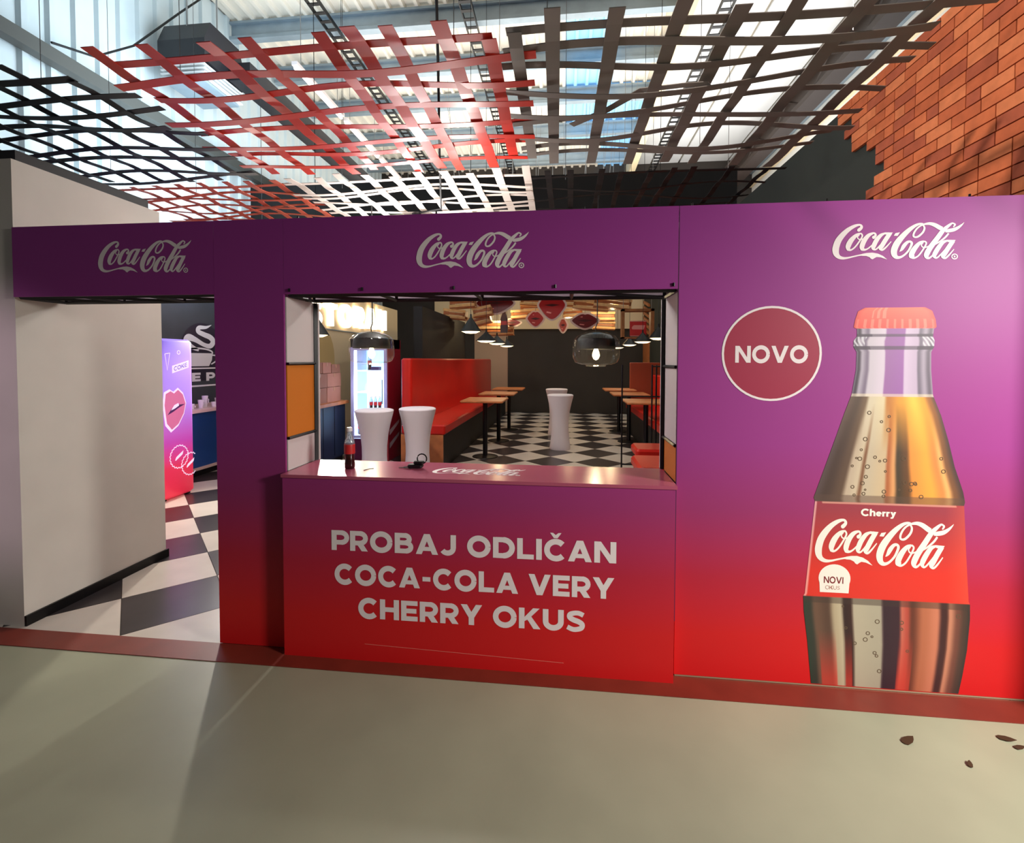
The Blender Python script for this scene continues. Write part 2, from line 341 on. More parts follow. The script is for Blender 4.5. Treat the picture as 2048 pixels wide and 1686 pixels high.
# flowing script logo, traced as brush strokes (x right, y down) in a 2048 x 819 field
LOGO_S = [
 [(478, 236, 52), (512, 200, 44), (512, 168, 36), (482, 152, 32), (415, 172, 48), (325, 232, 66), (245, 318, 82), (188, 408, 92), (160, 495, 96), (152, 562, 96), (162, 622, 84), (196, 668, 62), (255, 690, 44), (330, 684, 28), (420, 660, 22), (500, 640, 22), (545, 634, 34)],
 [(500, 290, 26), (440, 322, 50), (372, 402, 74), (332, 492, 76), (336, 540, 56), (368, 558, 28), (420, 520, 24), (470, 450, 24), (510, 380, 24), (530, 330, 24), (516, 296, 24), (498, 290, 24)],
 [(488, 312, 16), (462, 344, 18), (474, 378, 18), (512, 386, 18), (565, 366, 16)],
 [(694, 354, 48), (718, 322, 34), (710, 292, 28), (680, 287, 32), (618, 322, 56), (562, 400, 70), (530, 490, 72), (535, 536, 58), (570, 552, 32), (620, 528, 22), (695, 455, 20)],
 [(850, 286, 26), (790, 322, 52), (732, 402, 66), (696, 490, 66), (692, 532, 50), (720, 548, 26), (760, 514, 22), (822, 430, 20), (872, 350, 20), (892, 300, 20)],
 [(922, 285, 62), (862, 390, 66), (812, 488, 66), (794, 530, 56), (822, 552, 32), (870, 510, 24), (942, 418, 12)],
 [(1378, 150, 22), (1402, 200, 28), (1382, 268, 30), (1322, 334, 30), (1276, 348, 26), (1252, 328, 28), (1258, 282, 28), (1292, 218, 26), (1342, 170, 24), (1402, 142, 26)],
 [(1385, 142, 30), (1340, 136, 32), (1270, 166, 46), (1180, 242, 66), (1090, 346, 82), (1022, 450, 92), (986, 550, 92), (988, 620, 82), (1016, 664, 62), (1064, 672, 40), (1122, 640, 30), (1182, 572, 30), (1220, 492, 34), (1230, 442, 36), (1206, 418, 34), (1165, 432, 44), (1120, 490, 56), (1092, 545, 40), (1062, 580, 6)],
 [(1402, 412, 26), (1340, 442, 50), (1272, 530, 72), (1232, 620, 76), (1240, 662, 56), (1276, 678, 28), (1330, 640, 24), (1382, 560, 24), (1422, 480, 24), (1432, 434, 24), (1402, 410, 24)],
 [(1390, 434, 16), (1366, 468, 18), (1380, 502, 18), (1420, 510, 18), (1475, 486, 16)],
 [(1800, 128, 22), (1780, 128, 26), (1738, 162, 42), (1660, 242, 62), (1580, 370, 72), (1492, 510, 76), (1444, 615, 76), (1446, 662, 58), (1478, 680, 30), (1530, 632, 24), (1605, 540, 18)],
 [(1796, 127, 22), (1822, 148, 26), (1800, 186, 18)],
 [(1738, 285, 26), (1690, 352, 28), (1602, 430, 22), (1530, 476, 20)],
 [(1396, 142, 26), (1468, 132, 44), (1540, 152, 60), (1615, 198, 66), (1648, 214, 62)],
 [(1690, 254, 34), (1740, 244, 54), (1812, 226, 54), (1872, 190, 40), (1918, 147, 22), (1946, 112, 4)],
 [(1722, 402, 26), (1660, 432, 52), (1600, 520, 66), (1556, 610, 66), (1552, 652, 50), (1580, 676, 26), (1622, 640, 22), (1692, 550, 20), (1742, 470, 20), (1772, 420, 20)],
 [(1802, 405, 62), (1742, 510, 66), (1692, 610, 66), (1670, 652, 56), (1702, 678, 30), (1750, 632, 24), (1818, 536, 12)],
]
LOGO_P = [[(535, 618), (600, 604), (680, 598), (760, 614), (830, 650), (892, 706), (850, 692), (800, 674), (742, 668), (710, 686), (686, 706), (660, 696), (640, 672), (592, 652), (535, 652)],
          [(845, 272), (962, 274), (942, 304), (850, 306)], [(998, 284), (1062, 270), (1030, 328), (974, 326)], [(1714, 388), (1838, 391), (1816, 428), (1730, 424)]]
def logo2d(reg=True):
    P = []
    for s in LOGO_S: P += stroke(s, 5)
    P += [list(p) for p in LOGO_P]
    for x, y, r in ((478, 236, 26), (692, 352, 25), (1234, 648, 40), (152, 560, 46), (333, 545, 26), (535, 540, 29)):
        P.append([(x+r*math.cos(t*math.pi/7), y+r*math.sin(t*math.pi/7)) for t in range(14)])
    if reg:
        P += stroke(arc(1830, 652, 38, 38, 0, 360, 16, 20), smooth=False)
        P.append([(1830+14*math.cos(t*math.pi/4), 652+14*math.sin(t*math.pi/4)) for t in range(8)])
    # to metres, origin at the lettering's lower left corner, 0.617 wide
    f = lambda x, y: (.687*x/2048-.0352, 2.418-.020*x/2048-.269*y/819-2.182)
    return [[f(*q) for q in p] for p in P]
LOGO = logo2d()
LOGOS = logo2d(False)
UX, UZ = (1, 0, 0), (0, 0, 1)
def disc(cx, cy, r, n=40): return [(cx+r*math.cos(2*math.pi*i/n), cy+r*math.sin(2*math.pi*i/n)) for i in range(n)]
def ring(cx, cy, r, wd, n=48): return stroke(arc(cx, cy, r, r, 0, 360, wd, n), smooth=False)

# ================================================================== THE SETTING
struct('floor', MB().box((-8, -8, -.12), (8, 0, 0)), CONC, 'grey polished concrete floor in front of the printed stand')
hf = struct('floor_hall', MB().box((-6.2, 0, -.14), (8, 13.4, -.006)), GROUT, 'black and cream chequered tile floor of the restaurant')
struct('trim_1', MB().box((-4.6, -.16, 0), (2.30, 0, .004)), TERRA, 'red-brown strip on the floor along the foot of the printed stand')
def clip(poly, x0, y0, x1, y1):
    for ax, lim, sg in ((0, x0, 1), (0, x1, -1), (1, y0, 1), (1, y1, -1)):
        out = []
        for i in range(len(poly)):
            a, b = poly[i], poly[(i+1) % len(poly)]; da, db = (a[ax]-lim)*sg, (b[ax]-lim)*sg
            if da >= 0: out.append(a)
            if da*db < 0: t = da/(da-db); out.append((a[0]+(b[0]-a[0])*t, a[1]+(b[1]-a[1])*t))
        poly = out
        if not poly: return []
    return poly
E1, E2, T0 = (.4065, -.4065), (.4065, .4065), (-3.08, .414)
tw = tb = None; ntile = 0
for i in range(-24, 24):
    for j in range(-24, 24):
        c = (T0[0]+(i+.5)*E1[0]+(j+.5)*E2[0], T0[1]+(i+.5)*E1[1]+(j+.5)*E2[1])
        if c[0] < -2.6 and c[1] > 5.6: continue
        if c[1] > 6 and c[0] < -2.3: continue
        g = .0035; h = .4065-g
        poly = [(c[0]-h, c[1]), (c[0], c[1]-h), (c[0]+h, c[1]), (c[0], c[1]+h)]
        pc = clip(poly, -5.9, .004, 2.44, 12.68)
        if len(pc) < 3: continue
        ar = abs(sum(pc[k][0]*pc[(k+1) % len(pc)][1]-pc[(k+1) % len(pc)][0]*pc[k][1] for k in range(len(pc))))/2
        if ar < .01 or ntile >= 300: continue
        m = TILEB if (i+j) % 2 == 0 else TILEW
        full = len(pc) == 4 and ar > .31
        src = tb if m is TILEB else tw
        if full and src is not None:
            share(src, hf, (c[0], c[1], 0))
        elif full:
            t = MB().prism([(p[0]-c[0], p[1]-c[1]) for p in pc], (0, 0, -.006), (1, 0, 0), (0, 1, 0), (0, 0, .006)).build('tile', m, hf); t.location = (c[0], c[1], 0)
            if m is TILEB: tb = t
            else: tw = t
        else:
            MB().prism(pc, (0, 0, -.006), (1, 0, 0), (0, 1, 0), (0, 0, .006)).build('tile', m, hf)
        ntile += 1

# white stub wall left of the doorway
wl = struct('wall_entrance', MB().box((-5.2, .03, 0), (-3.36, 1.1, 2.9)), PLASTER, 'white plastered stub wall at the left of the doorway')
tag(MB().box((-3.36, .03, 0), (-3.345, 1.115, .065)).build('baseboard_entrance', BLACK), 'black skirting along the white stub wall', kind='structure')
struct('trim_2', MB().box((-5.2, .10, 2.9), (-3.42, 1.06, 2.985)), BLACKS, 'dark capping on top of the white stub wall')

# corrugated left wall of the hall
def corr(length, pitch, depth):
    """profile points along a length"""
    pts = []; x = 0
    while x < length-1e-6:
        for a, d in ((0, 0), (.62, 0), (.70, depth), (.92, depth)):
            if x+a*pitch <= length: pts.append((x+a*pitch, d))
        x += pitch
    pts.append((length, 0)); return pts
wal = struct('wall_left', MB().box((-6.16, -1, 0), (-6.06, 13.4, 7.8)), CLAD, 'tall pale corrugated metal wall at the left of the hall')
pm = None
for k in range(12):
    if pm is None:
        b = MB(); pr = corr(1.2, .3, .045)
        for i in range(len(pr)-1):
            (a, d), (c, e) = pr[i], pr[i+1]
            b.add([(d, a, 0), (e, c, 0), (e, c, 7.8), (d, a, 7.8)], [(0, 1, 2, 3)])
        pm = b.build('cladding_panel', CLAD, wal); pm.location = (-6.05, -1, 0)
    else: share(pm, wal, (-6.05, -1+1.2*k, 0))
MB().box((-6.0, -1, 5.10), (-5.86, 13.2, 5.26)).build('wall_rail', mat('grey_wall_rail', (84, 84, 80), .6), wal)
struct('wall_bar', MB().box((-6.0, 1.12, 0), (-5.9, 6.0, 2.95)), SLATE, 'dark slate wall behind the coffee bar')

# roof
ceil = struct('ceiling', MB().box((-6.2, 2.5, 7.84), (8, 13.4, 7.92)), ROOF, 'high hall roof of pale corrugated sheets on steel purlins')
sheet = None; pr = corr(1.0, .25, -.06)
def sheetmb(y0, y1):
    b = MB()
    for i in range(len(pr)-1):
        (a, d), (c, e) = pr[i], pr[i+1]
        b.add([(a, y0, d), (c, y0, e), (c, y1, e), (a, y1, d)], [(0, 1, 2, 3)])
    return b
rows = [(2.5, 5.6), (5.6, 8.3), (8.3, 10.9), (10.9, 13.4)]
protos = {}
for ri, (y0, y1) in enumerate(rows):
    for k in range(8):
        x = -6+k; blue = (k == 7 and ri >= 2) or (k == 6 and ri == 2) or (k == 6 and ri == 1)
        key = (ri, blue)
        if key in protos: share(protos[key], ceil, (x, 0, 7.78))
        else:
            o = sheetmb(y0, y1).build('roof_sheet', SKYL if blue else ROOF, ceil); o.location = (x, 0, 7.78); protos[key] = o
TRANSL = mat('white_smooth_roof_panel', (236, 238, 240), .5)
for k in range(4):
    MB().box((2.03+1.45*k, 2.5, 7.74), (3.42+1.45*k, 13.3, 7.78)).build('roof_panel', TRANSL, ceil)
pl = None
for y in (4.3, 5.62, 6.95, 8.3, 9.9, 11.6, 12.95):
    if pl is None: pl = MB().box((-6, -.07, 7.40), (2.0, .07, 7.46)).box((-6, -.012, 7.46), (2.0, .012, 7.68)).box((-6, -.07, 7.68), (2.0, .07, 7.72)).build('purlin', STEEL, ceil); pl.location.y = y
    else: share(pl, ceil, (0, y, 0))
MB().box((1.86, 2.5, 7.2), (2.02, 13.3, 7.72)).build('eaves_girder', mat('cream_girder', (222, 206, 170), .6), ceil)

# back wall, black fascia, inner walls
wb = struct('wall_back', MB().box((-6, 12.72, 0), (8, 12.9, 7.8)), BACKW, 'dark wall across the far end of the restaurant')
MB().box((-1.81, 12.66, 0), (2.44, 12.72, 2.66)).build('dark_panel', BACKW, wb)
MB().box((-2.9, 12.68, 0), (-1.81, 12.72, 2.66)).build('beige_panel', mat('beige_wall_panel', (178, 150, 128), .8), wb)
MB().box((-4.2, 12.60, 2.66), (2.44, 12.72, 4.2)).build('cream_panel', CREAM, wb)
struct('wall_fascia', MB().box((-5.95, 6.0, 2.92), (2.9, 6.12, 4.95)), DARK, 'black fascia wall above the restaurant')
ws = struct('wall_sign', MB().box((-4.5, 4.2, 0), (-4.3, 9.4, 2.95)), CREAM, 'cream wall carrying the illuminated letters')
ap = [(4.55, .98), (5.95, .98)]+[(5.25+.7*math.cos(R(a)), 1.72+.62*math.sin(R(a))) for a in range(0, 181, 12)]
MB().prism(ap, (-4.3, 0, 0), (0, 1, 0), UZ, (.02, 0, 0)).build('arch_panel', mat('tan_arch_panel', (206, 176, 120), .8), ws)
struct('wall_black', MB().box((-2.66, 5.66, 0), (-2.5, 9.3, 2.62)), DARK, 'black wall behind the long red banquette')
# right wall with its brick slips
wr = struct('wall_right', MB().box((2.45, -.3, 0), (2.62, 12.72, 3.9)), DARKG, 'dark green-black wall at the right with orange brick facing at its near end')
random.seed(3)
nb = 0; bl = {}
for r in range(22):
    z = 2.20+.0785*r
    if z > 3.86: break
    edge = 1.60-.10*abs(math.sin(r*1.9))-.22*(((r*7) % 5)/5)+(.28 if r > 13 else 0)*((r-13)/8)
    if r > 15: edge += .2
    y = -.28+(.11 if r % 2 else 0); 
    while y < edge:
        L = .215 if random.random() > .18 else .105
        key = (L, nb % 4)
        if key in bl: share(bl[key], wr, (2.45, y, z))
        else:
            o = MB().box((-.026, 0, 0), (0, L-.008, .0705)).build('brick', BRICKM[nb % 4], wr); o.location = (2.45, y, z); bl[key] = o
        y += L; nb += 1 if random.random() > .3 else 2
MB().box((2.440, -.28, 2.19), (2.45, 1.22, 3.88)).build('mortar_bed', MORTAR, wr)
# amber lit timber strips on the right wall
for y0, y1 in ((8.6, 9.7), (11.6, 12.5)):
    p = MB().box((2.40, y0, 1.2), (2.45, y1, 2.35)).build('timber_panel', WOOD, wr)
    for k in range(6):
        MB().prism([(y0, 2.42+k*.16), (y1, 2.62+k*.16), (y1, 2.70+k*.16), (y0, 2.50+k*.16)], (2.40, 0, 0), (0, 1, 0), UZ, (.05, 0, 0)).build('diagonal_slat', WOOD, wr)
wo = struct('wall_outer', MB().box((5.6, 2.5, 0), (5.8, 13.4, 7.8)), mat('white_outer_wall', (226, 226, 222), .7), 'white outer wall of the hall beyond the brick wall')
for z, m in ((6.9, CREAM), (7.3, STEEL)): MB().box((5.5, 2.5, z), (5.6, 13.3, z+.14)).build('wall_rail', m, wo)
# steel in the roof space
def tray(x, z, label):
    t = thing('cable_tray', (x, 4, z), label, 'cable tray', 'cable trays under the roof')
    MB().box((-.10, 0, 0), (-.085, 9.0, .07)).build('side_rail', BLACK, t); MB().box((.085, 0, 0), (.10, 9.0, .07)).build('side_rail', BLACK, t)
    r0 = MB().box((-.085, 0, 0), (.085, .06, .012)).build('rung', BLACK, t); r0.location = (0, .1, 0)
    for k in range(1, 46): share(r0, t, (0, .1+k*.195, 0))
tray(-3.95, 7.25, 'black perforated cable tray high above the red lattice panel')
tray(-1.58, 7.25, 'black perforated cable tray above the gap between red and grey lattice panels')
tray(2.45, 7.1, 'black perforated cable tray above the middle of the grey lattice panel')
t = thing('roof_truss', (4.5, 3, 6.42), 'deep dark steel truss running along the right side of the roof', 'truss')
for z in (0, .45): MB().box((-.16, 0, z), (.16, 9.6, z+.10)).build('chord', mat('dark_brown_steel', (40, 28, 22), .6), t)
for k in range(12): MB().bar((0, .16+k*.78, .06 if k % 2 else .5), (0, .94+k*.78, .5 if k % 2 else .06), .05).build('diagonal_brace', MATS['dark_brown_steel'], t)
MB().box((-.03, 0, .1), (.03, 9.6, .46)).build('web_plate', MATS['dark_brown_steel'], t)
tag(MB().box((-5.02, 4.2, 5.85), (-4.68, 12.4, 6.1)).build('ventilation_duct', mat('black_duct', (26, 24, 28), .5)), 'long black ventilation duct running back under the roof', 'duct')
for k in range(4):
    t = thing('tube_light', (-4.45, 5.0+1.85*k, 6.5), ['nearest', 'second', 'third', 'farthest'][k]+' fluorescent tube light in the row beside the black duct', 'light', 'fluorescent tubes in a row')
    MB().box((-.05, 0, .03), (.05, 1.7, .09)).build('housing', WHITE, t)
    for y in (.2, 1.5): MB().tube([(0, y, .09), (0, y, 1.24)], .006, 5).build('hanger_rod', WIRE, t)
    MB().tube([(0, .03, 0), (0, 1.67, 0)], .032, 10).build('tube', mat('white_tube_glow', (255, 250, 240), .4, emit=(255, 246, 236), estr=5), t, True)
# hanging unit heater
t = thing('unit_heater', (-5.75, 4.15, 5.62), 'black box shaped unit heater hanging by the corrugated wall', 'heater')
HB = mat('black_heater_casing', (30, 28, 32), .45)
MB().prism([(-.42, .26), (.42, .26), (.42, .56), (.30, .84), (-.30, .84), (-.42, .56)], (0, 0, 0), (0, 1, 0), UZ, (.72, 0, 0)).build('casing', HB, t)
for k in range(4): MB().box((.02, -.40, .05+k*.055), (.70, .40, .065+k*.055)).build('louvre', mat('pale_louvre', (215, 215, 215), .5), t)
MB().box((.06, -.36, 0), (.66, .36, .03)).build('grille', STEEL, t)
for y in (-.3, .3): MB().tube([(.36, y, .8), (.36, y, 2.12)], .012, 6).build('hanger_rod', WIRE, t)

# ================================================================== HANGING LATTICES
LZ = 3.3
def lattice(label, warps, wefts, mw, mf, wires, amp=.03, seed=1, ww=.075, fwid=.06, edge=None, group='woven slat lattices hung from the roof'):
    rnd = random.Random(seed)
    cx = sum(a[0] for a in warps)/len(warps); cy = sum(a[0] for a in wefts)/len(wefts)
    t = thing('hanging_lattice', (cx, cy, LZ), label, 'lattice', group)
    for k, (x, y0, y1) in enumerate(warps):
        ph = rnd.uniform(0, 6); n = 14; tilt = rnd.uniform(-.03, .03)
        pts = [(x-cx+tilt*(i/n-.5), y0+(y1-y0)*i/n-cy, .008*math.sin(ph+i*1.5)) for i in range(n+1)]
        MB().ribbon(pts, (1, 0, 0), ww*rnd.uniform(.92, 1.1), .004).build('slat', mw, t)
    for k, (y, x0, x1) in enumerate(wefts):
        ph = rnd.uniform(0, 6); f = rnd.uniform(2.2, 3.6); n = 30; sk = rnd.uniform(-.05, .05); a = amp*rnd.uniform(.5, 1.2)
        if k == 0: a *= .25; sk *= .3
        pts = [(x0+(x1-x0)*i/n-cx, y-cy+sk*(i/n-.5), .012*(-1)**k+a*math.sin(ph+f*(x1-x0)*i/n)) for i in range(n+1)]
        MB().ribbon(pts, (0, 1, 0), fwid*rnd.uniform(.9, 1.1), .004).build('slat', mf, t)
    for (x, y) in wires:
        MB().tube([(x-cx, y-cy, 0), (x-cx, y-cy, 4.3)], .0025, 4).build('suspension_wire', WIRE, t)
    return t
lattice('red woven slat lattice hanging above the left of the stand',
        [(-2.50, -.28, 1.40), (-2.20, -.27, 1.45), (-1.83, -.27, 1.5), (-1.62, -.26, 1.4), (-1.24, -.26, 1.5), (-1.05, -.30, 1.45), (-.88, -.29, 1.5), (-.60, -.29, 1.45), (-.40, -.14, 1.28)],
        [(-.13, -2.50, -.37), (.03, -2.62, -.16), (.24, -2.55, -.18), (.455, -2.70, -.20), (.70, -2.66, -.2), (.89, -2.75, -.22), (1.07, -2.7, -.25), (1.26, -2.72, -.30)], REDS, REDS, [(-2.2, 0), (-.6, 0), (-1.8, 1.2)], seed=4)
gl = lattice('dark grey woven slat lattice hanging above the right of the stand',
        [(-.26, -.16, 1.30), (-.08, -.32, 1.45), (.22, -.29, 1.48), (.52, -.45, 1.5), (.80, -.25, 1.5), (1.04, -.42, 1.55), (1.36, -.40, 1.6), (1.68, -.30, 1.7)],
        [(-.14, -.30, 1.95), (-.02, -.33, 1.75), (.185, -.36, 1.9), (.35, -.36, 1.9), (.62, -.36, 1.92), (.735, -.36, 1.86), (.99, -.34, 1.95), (1.147, -.34, 1.9), (1.31, -.30, 1.85)], GREYS, GREYS, [(-.1, 0), (1.4, 0), (1.0, 1.2)], amp=.05, seed=9)
MB().ribbon([(-.62, .25, .01), (-.40, .10, .02), (-.20, -.12, .02), (.02, -.22, -.02), (.16, -.24, -.03)], (.6, .8, 0), .055, .004).build('loose_slat', GREYS, gl)
lattice('black woven slat lattice above the white stub wall',
        [(-2.86, -.03, 1.52), (-3.12, -.2, 1.5), (-3.38, -.25, 1.5), (-3.64, -.25, 1.5), (-3.9, -.25, 1.5), (-4.16, -.2, 1.45), (-4.4, -.2, 1.4)],
        [(-.03, -4.6, -2.85), (.154, -4.6, -2.60), (.314, -4.6, -2.62), (.46, -4.6, -2.70), (.61, -4.6, -2.55), (.82, -4.6, -2.6), (1.02, -4.6, -2.62), (1.27, -4.6, -2.6), (1.45, -4.6, -2.75)], BLACKS, BLACKS, [(-3.1, 0), (-3.9, 1.2)], seed=2, ww=.06, fwid=.055)
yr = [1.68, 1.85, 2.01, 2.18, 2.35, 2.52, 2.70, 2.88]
lattice('red woven slat lattice coloured cream for spotlight glare, behind the front red one',
        [(-2.46+.235*k, 1.5+.05*math.sin(k*2), 3.05) for k in range(10)], [(y, -2.6, -.32) for y in yr], GLARES, GLARES, [(-2.1, 1.8), (-.6, 1.8)], seed=6, ww=.07, fwid=.05)
lattice('salmon red woven slat lattice behind the black one, beside the white wall',
        [(-4.3+.235*k, 1.55, 3.05) for k in range(8)], [(y, -4.5, -2.55) for y in yr], SALM, SALM, [(-3.6, 1.8)], seed=8, ww=.06, fwid=.05)
lattice('black woven slat lattice behind the grey one, above the counter opening',
        [(-.145, 1.57, 3), (.05, 1.58, 3), (.31, 1.6, 3), (.49, 1.66, 3), (.73, 1.7, 3), (.90, 1.62, 3), (1.09, 1.64, 3), (1.40, 1.66, 3), (1.68, 1.70, 3)],
        [(1.75, -.33, 1.85), (2.03, -.33, 1.8), (2.36, -.3, 1.78), (2.6, -.3, 1.7), (2.85, -.3, 1.7)], BLACKS, BLACKS, [(0, 1.8), (1.4, 1.8)], seed=5, ww=.05, fwid=.04)
tag(MB().tube([(-.60, -.40, 3.95), (-.82, .5, 3.55), (-1.05, 1.4, 3.33), (-1.30, 2.4, 3.27), (-1.6, 2.5, 3.26)], .009, 6).build('hanging_cable', CABLE, None, True), 'thin black cable hanging down through the red lattice to the spotlight', 'cable')
# loose wires on the corrugated wall
tag(MB().tube([(-5.9, 4.9, 7.7), (-5.8, 4.2, 6.9), (-5.8, 3.4, 5.9), (-5.85, 2.9, 5.45), (-5.86, 2.4, 5.3)], .014, 6).build('wall_cable', CABLE, None, True), 'dark cable hanging loosely down the corrugated wall', 'cable')
# spotlight shining over the header
sp = thing('spotlight', (-1.60, 2.5, 3.02), 'small bright spotlight shining above the middle header', 'lamp')
MB().lathe([(0, .24), (.05, .24), (.055, .12), (.085, .02), (.08, .02), (.05, .10), (0, .11)], k=18).build('housing', BLACK, sp, True)
MB().lathe([(0, .03), (.05, .035), (.072, .03)], k=18).build('lens', mat('spot_glow', (255, 255, 255), .3, emit=(245, 248, 255), estr=60), sp, True)
light('spotlight_lamp', 'POINT', (-1.60, 2.45, 2.96), 85, (1, .97, .95), size=.05)
light('spotlight_uplight', 'POINT', (-1.9, 2.0, 3.05), 14, (1, .93, .88), size=.06)

# ================================================================== THE PRINTED STAND
H = 2.475
def panel(mb, parent, name='printed_panel'): return mb.build(name, PRINT, parent)
def put_logo(parent, dx, dz, sx=1., sz=1., polys=LOGO, name='script_lettering', y=-.0015, m=WHITEP):
    return MB().flat([[(dx+p[0]*sx, dz+p[1]*sz) for p in q] for q in polys], (0, y, 0), UX, UZ).build(name, m, parent)
def truss(parent, x0, x1, zb, zt, n, y0=.03, y1=.30):
    """black tube frame behind a header: four long tubes, cross bars and diagonals"""
    for y in (y0, y1):
        for z in (zb, zt): MB().bar((x0, y, z), (x1, y, z), .011).build('frame_tube', BLACK, parent)
    for k in range(n+1):
        x = x0+(x1-x0)*k/n
        MB().bar((x, y0, zb), (x, y1, zb), .010).build('cross_bar', BLACK, parent)
        MB().bar((x, y1, zb), (x, y1, zt), .010).build('cross_bar', BLACK, parent)
        if k < n: MB().bar((x, y0, zb), (x+(x1-x0)/n, y1, zb), .008).build('diagonal_bar', BLACK, parent)
# header above the doorway
t = thing('door_header', (-2.67, 0, 2.05), 'purple printed header with white script lettering above the doorway', 'header')
panel(MB().box((-.66, 0, .005), (.655, .014, H-2.05)), t)
put_logo(t, -2.752+2.67, 2.192-2.05, .975, .975)
MB().box((-.66, .312, .004), (.655, .3125, H-2.05)).build('back_board', SHEET, t)
truss(t, -.65, .645, .004, H-2.05-.02, 3)
# pillar between doorway and counter
t = thing('printed_pillar', (-1.80, 0, 0), 'narrow purple to red printed panel between the doorway and the counter', 'panel')
panel(MB().box((-.213, 0, .006), (.212, .014, H)), t)
MB().box((-.213, .30, .006), (.212, .31, H)).build('back_board', WHITE, t)
MB().box((-.213, .014, .006), (-.20, .30, 2.05)).build('side_board', mat('maroon_board', (110, 40, 60), .5), t)
for x in (-.19, .19):
    for y in (.03, .285): MB().bar((x, y, .006), (x, y, H-.02), .012).build('frame_tube', BLACK, t)
# header above the counter opening
t = thing('counter_header', (-.50, 0, 2.05), 'wide purple printed header with white script lettering above the counter opening', 'header')
panel(MB().box((-1.086, 0, .0), (1.083, .014, H-2.05)), t)
put_logo(t, -.811+.50, 2.182-2.05)
MB().box((-1.08, .316, -.004), (1.08, .3165, H-2.05)).build('back_board', SHEET, t)
truss(t, -1.07, 1.075, -.004, H-2.05-.02, 4)
for x in (-1.05, -.62, -.1, .45, 1.06): MB().tube([(x, -.006, .012), (x, -.006, .03)], .006, 6).build('fixing_clip', BLACK, t)
for x in (-1.0, -.2, .6): MB().tube([(x, .007, H-2.05-.01), (x, .007, H-2.05+.012)], .005, 6).build('fixing_clip', BLACK, t)
# reveals beside the opening
def reveal(x, sgn, label, segs):
    t = thing('window_reveal', (x, .17, 1.036), label, 'frame', 'side linings of the counter opening')
    for z0, z1, m, n in segs: MB().box((-.006, -.15, z0), (.006, .15, z1)).build(n, m, t)
    for z0, *_ in segs[1:]: MB().bar((-sgn*.012, -.15, z0-.008), (-sgn*.012, .15, z0-.008), .009).build('cross_bar', BLACK, t)
    for y in (.155,): MB().bar((-sgn*.012, y, 0), (-sgn*.012, y, 1.0), .014).build('upright', BLACK, t)
    MB().box((-.012-sgn*.012, .17, 0), (.012-sgn*.012, .185, 1.0)).build('edge_strip', WHITE, t)
reveal(-1.590, -1, 'left side lining of the counter opening, white with an orange middle board', [(.0, .18, WHITE, 'white_board'), (.196, .610, ORANGE, 'orange_board'), (.626, 1.0, WHITE, 'white_board')])
reveal(.592, 1, 'right side lining of the counter opening, white with an orange bottom board', [(.0, .185, ORANGE, 'orange_board'), (.20, .600, WHITE, 'white_board'), (.616, 1.0, WHITE, 'white_board')])
# the counter
t = thing('serving_counter', (-.495, 0, 0), 'purple to red printed serving counter with large white slogan', 'counter')
fp = panel(MB().box((-1.075, -.062, .004), (1.065, -.045, 1.018)), t, 'front_panel')
for x in (-1.075, 1.053): MB().box((x, -.045, .004), (x+.012, .32, 1.018)).build('side_panel', PRINT, t)
TOPM = mat('mauve_counter_top', (176, 84, 110), .22, noise=.03, nscale=4)
wt = MB().box((-1.082, -.068, 1.018), (1.073, .335, 1.036)).build('worktop', TOPM, t)
MB().flat([[(-.257+p[0]*.86, .060+p[1]*.80) for p in q] for q in LOGO], (0, 0, 1.0368), (1, 0, 0), (0, 1, 0)).build('worktop_lettering', WHITEP, wt)
for s, x0, x1, z in (('PROBAJ ODLIčAN', -1.283, .274, .620), ('COCA-COLA VERY', -1.267, .265, .430), ('CHERRY OKUS', -1.131, .118, .245)):
    letters(fp, s, x0+.495, x1+.495, z, .112, (0, -.0632, 0), UX, UZ, WHITEP)
MB().flat([[(-.60, .098), (.5, .070), (.5, .073), (-.60, .101)]], (0, -.0632, 0), UX, UZ).build('crease_line', mat('pale_crease', (236, 120, 110), .4), fp)
# wide panel with the printed bottle
t = thing('bottle_display', (1.5, 0, 0), 'wide purple to red printed panel with a big printed bottle and a round badge', 'panel')
panel(MB().box((-.913, 0, .014), (.93, .014, H)), t)
MB().box((-.913, .30, .014), (.93, .31, H)).build('back_board', WHITE, t)
MB().box((-.91, .002, .004), (.93, .02, .012)).build('base_rail', mat('pale_metal_rail', (190, 170, 140), .35, .5), t)
MB().box((-.916, -.001, .30), (-.9125, .0, H-.03)).build('panel_joint', mat('dark_purple_joint', (70, 20, 66), .6), t)  # dark purple strip along the panel joint
for x in (-.85, -.2, .45): MB().tube([(x, .007, H-.01), (x, .007, H+.014)], .005, 6).build('fixing_clip', BLACK, t)
put_logo(t, 1.327-1.5, 2.184-0, .965, .93)
bx, bz, br = 1.0465-1.5, 1.7145, .2415
bd = MB().flat([disc(bx, bz, br)], (0, -.001, 0), UX, UZ).build('round_badge', mat('maroon_badge', (160, 44, 72), .45), t)
MB().flat(ring(bx, bz, br-.005, .011), (0, -.0016, 0), UX, UZ).build('badge_ring', WHITEP, bd)
letters(bd, 'NOVO', .871-1.5, 1.223-1.5, 1.668, .086, (0, -.0018, 0), UX, UZ, WHITEP, .24, .09)

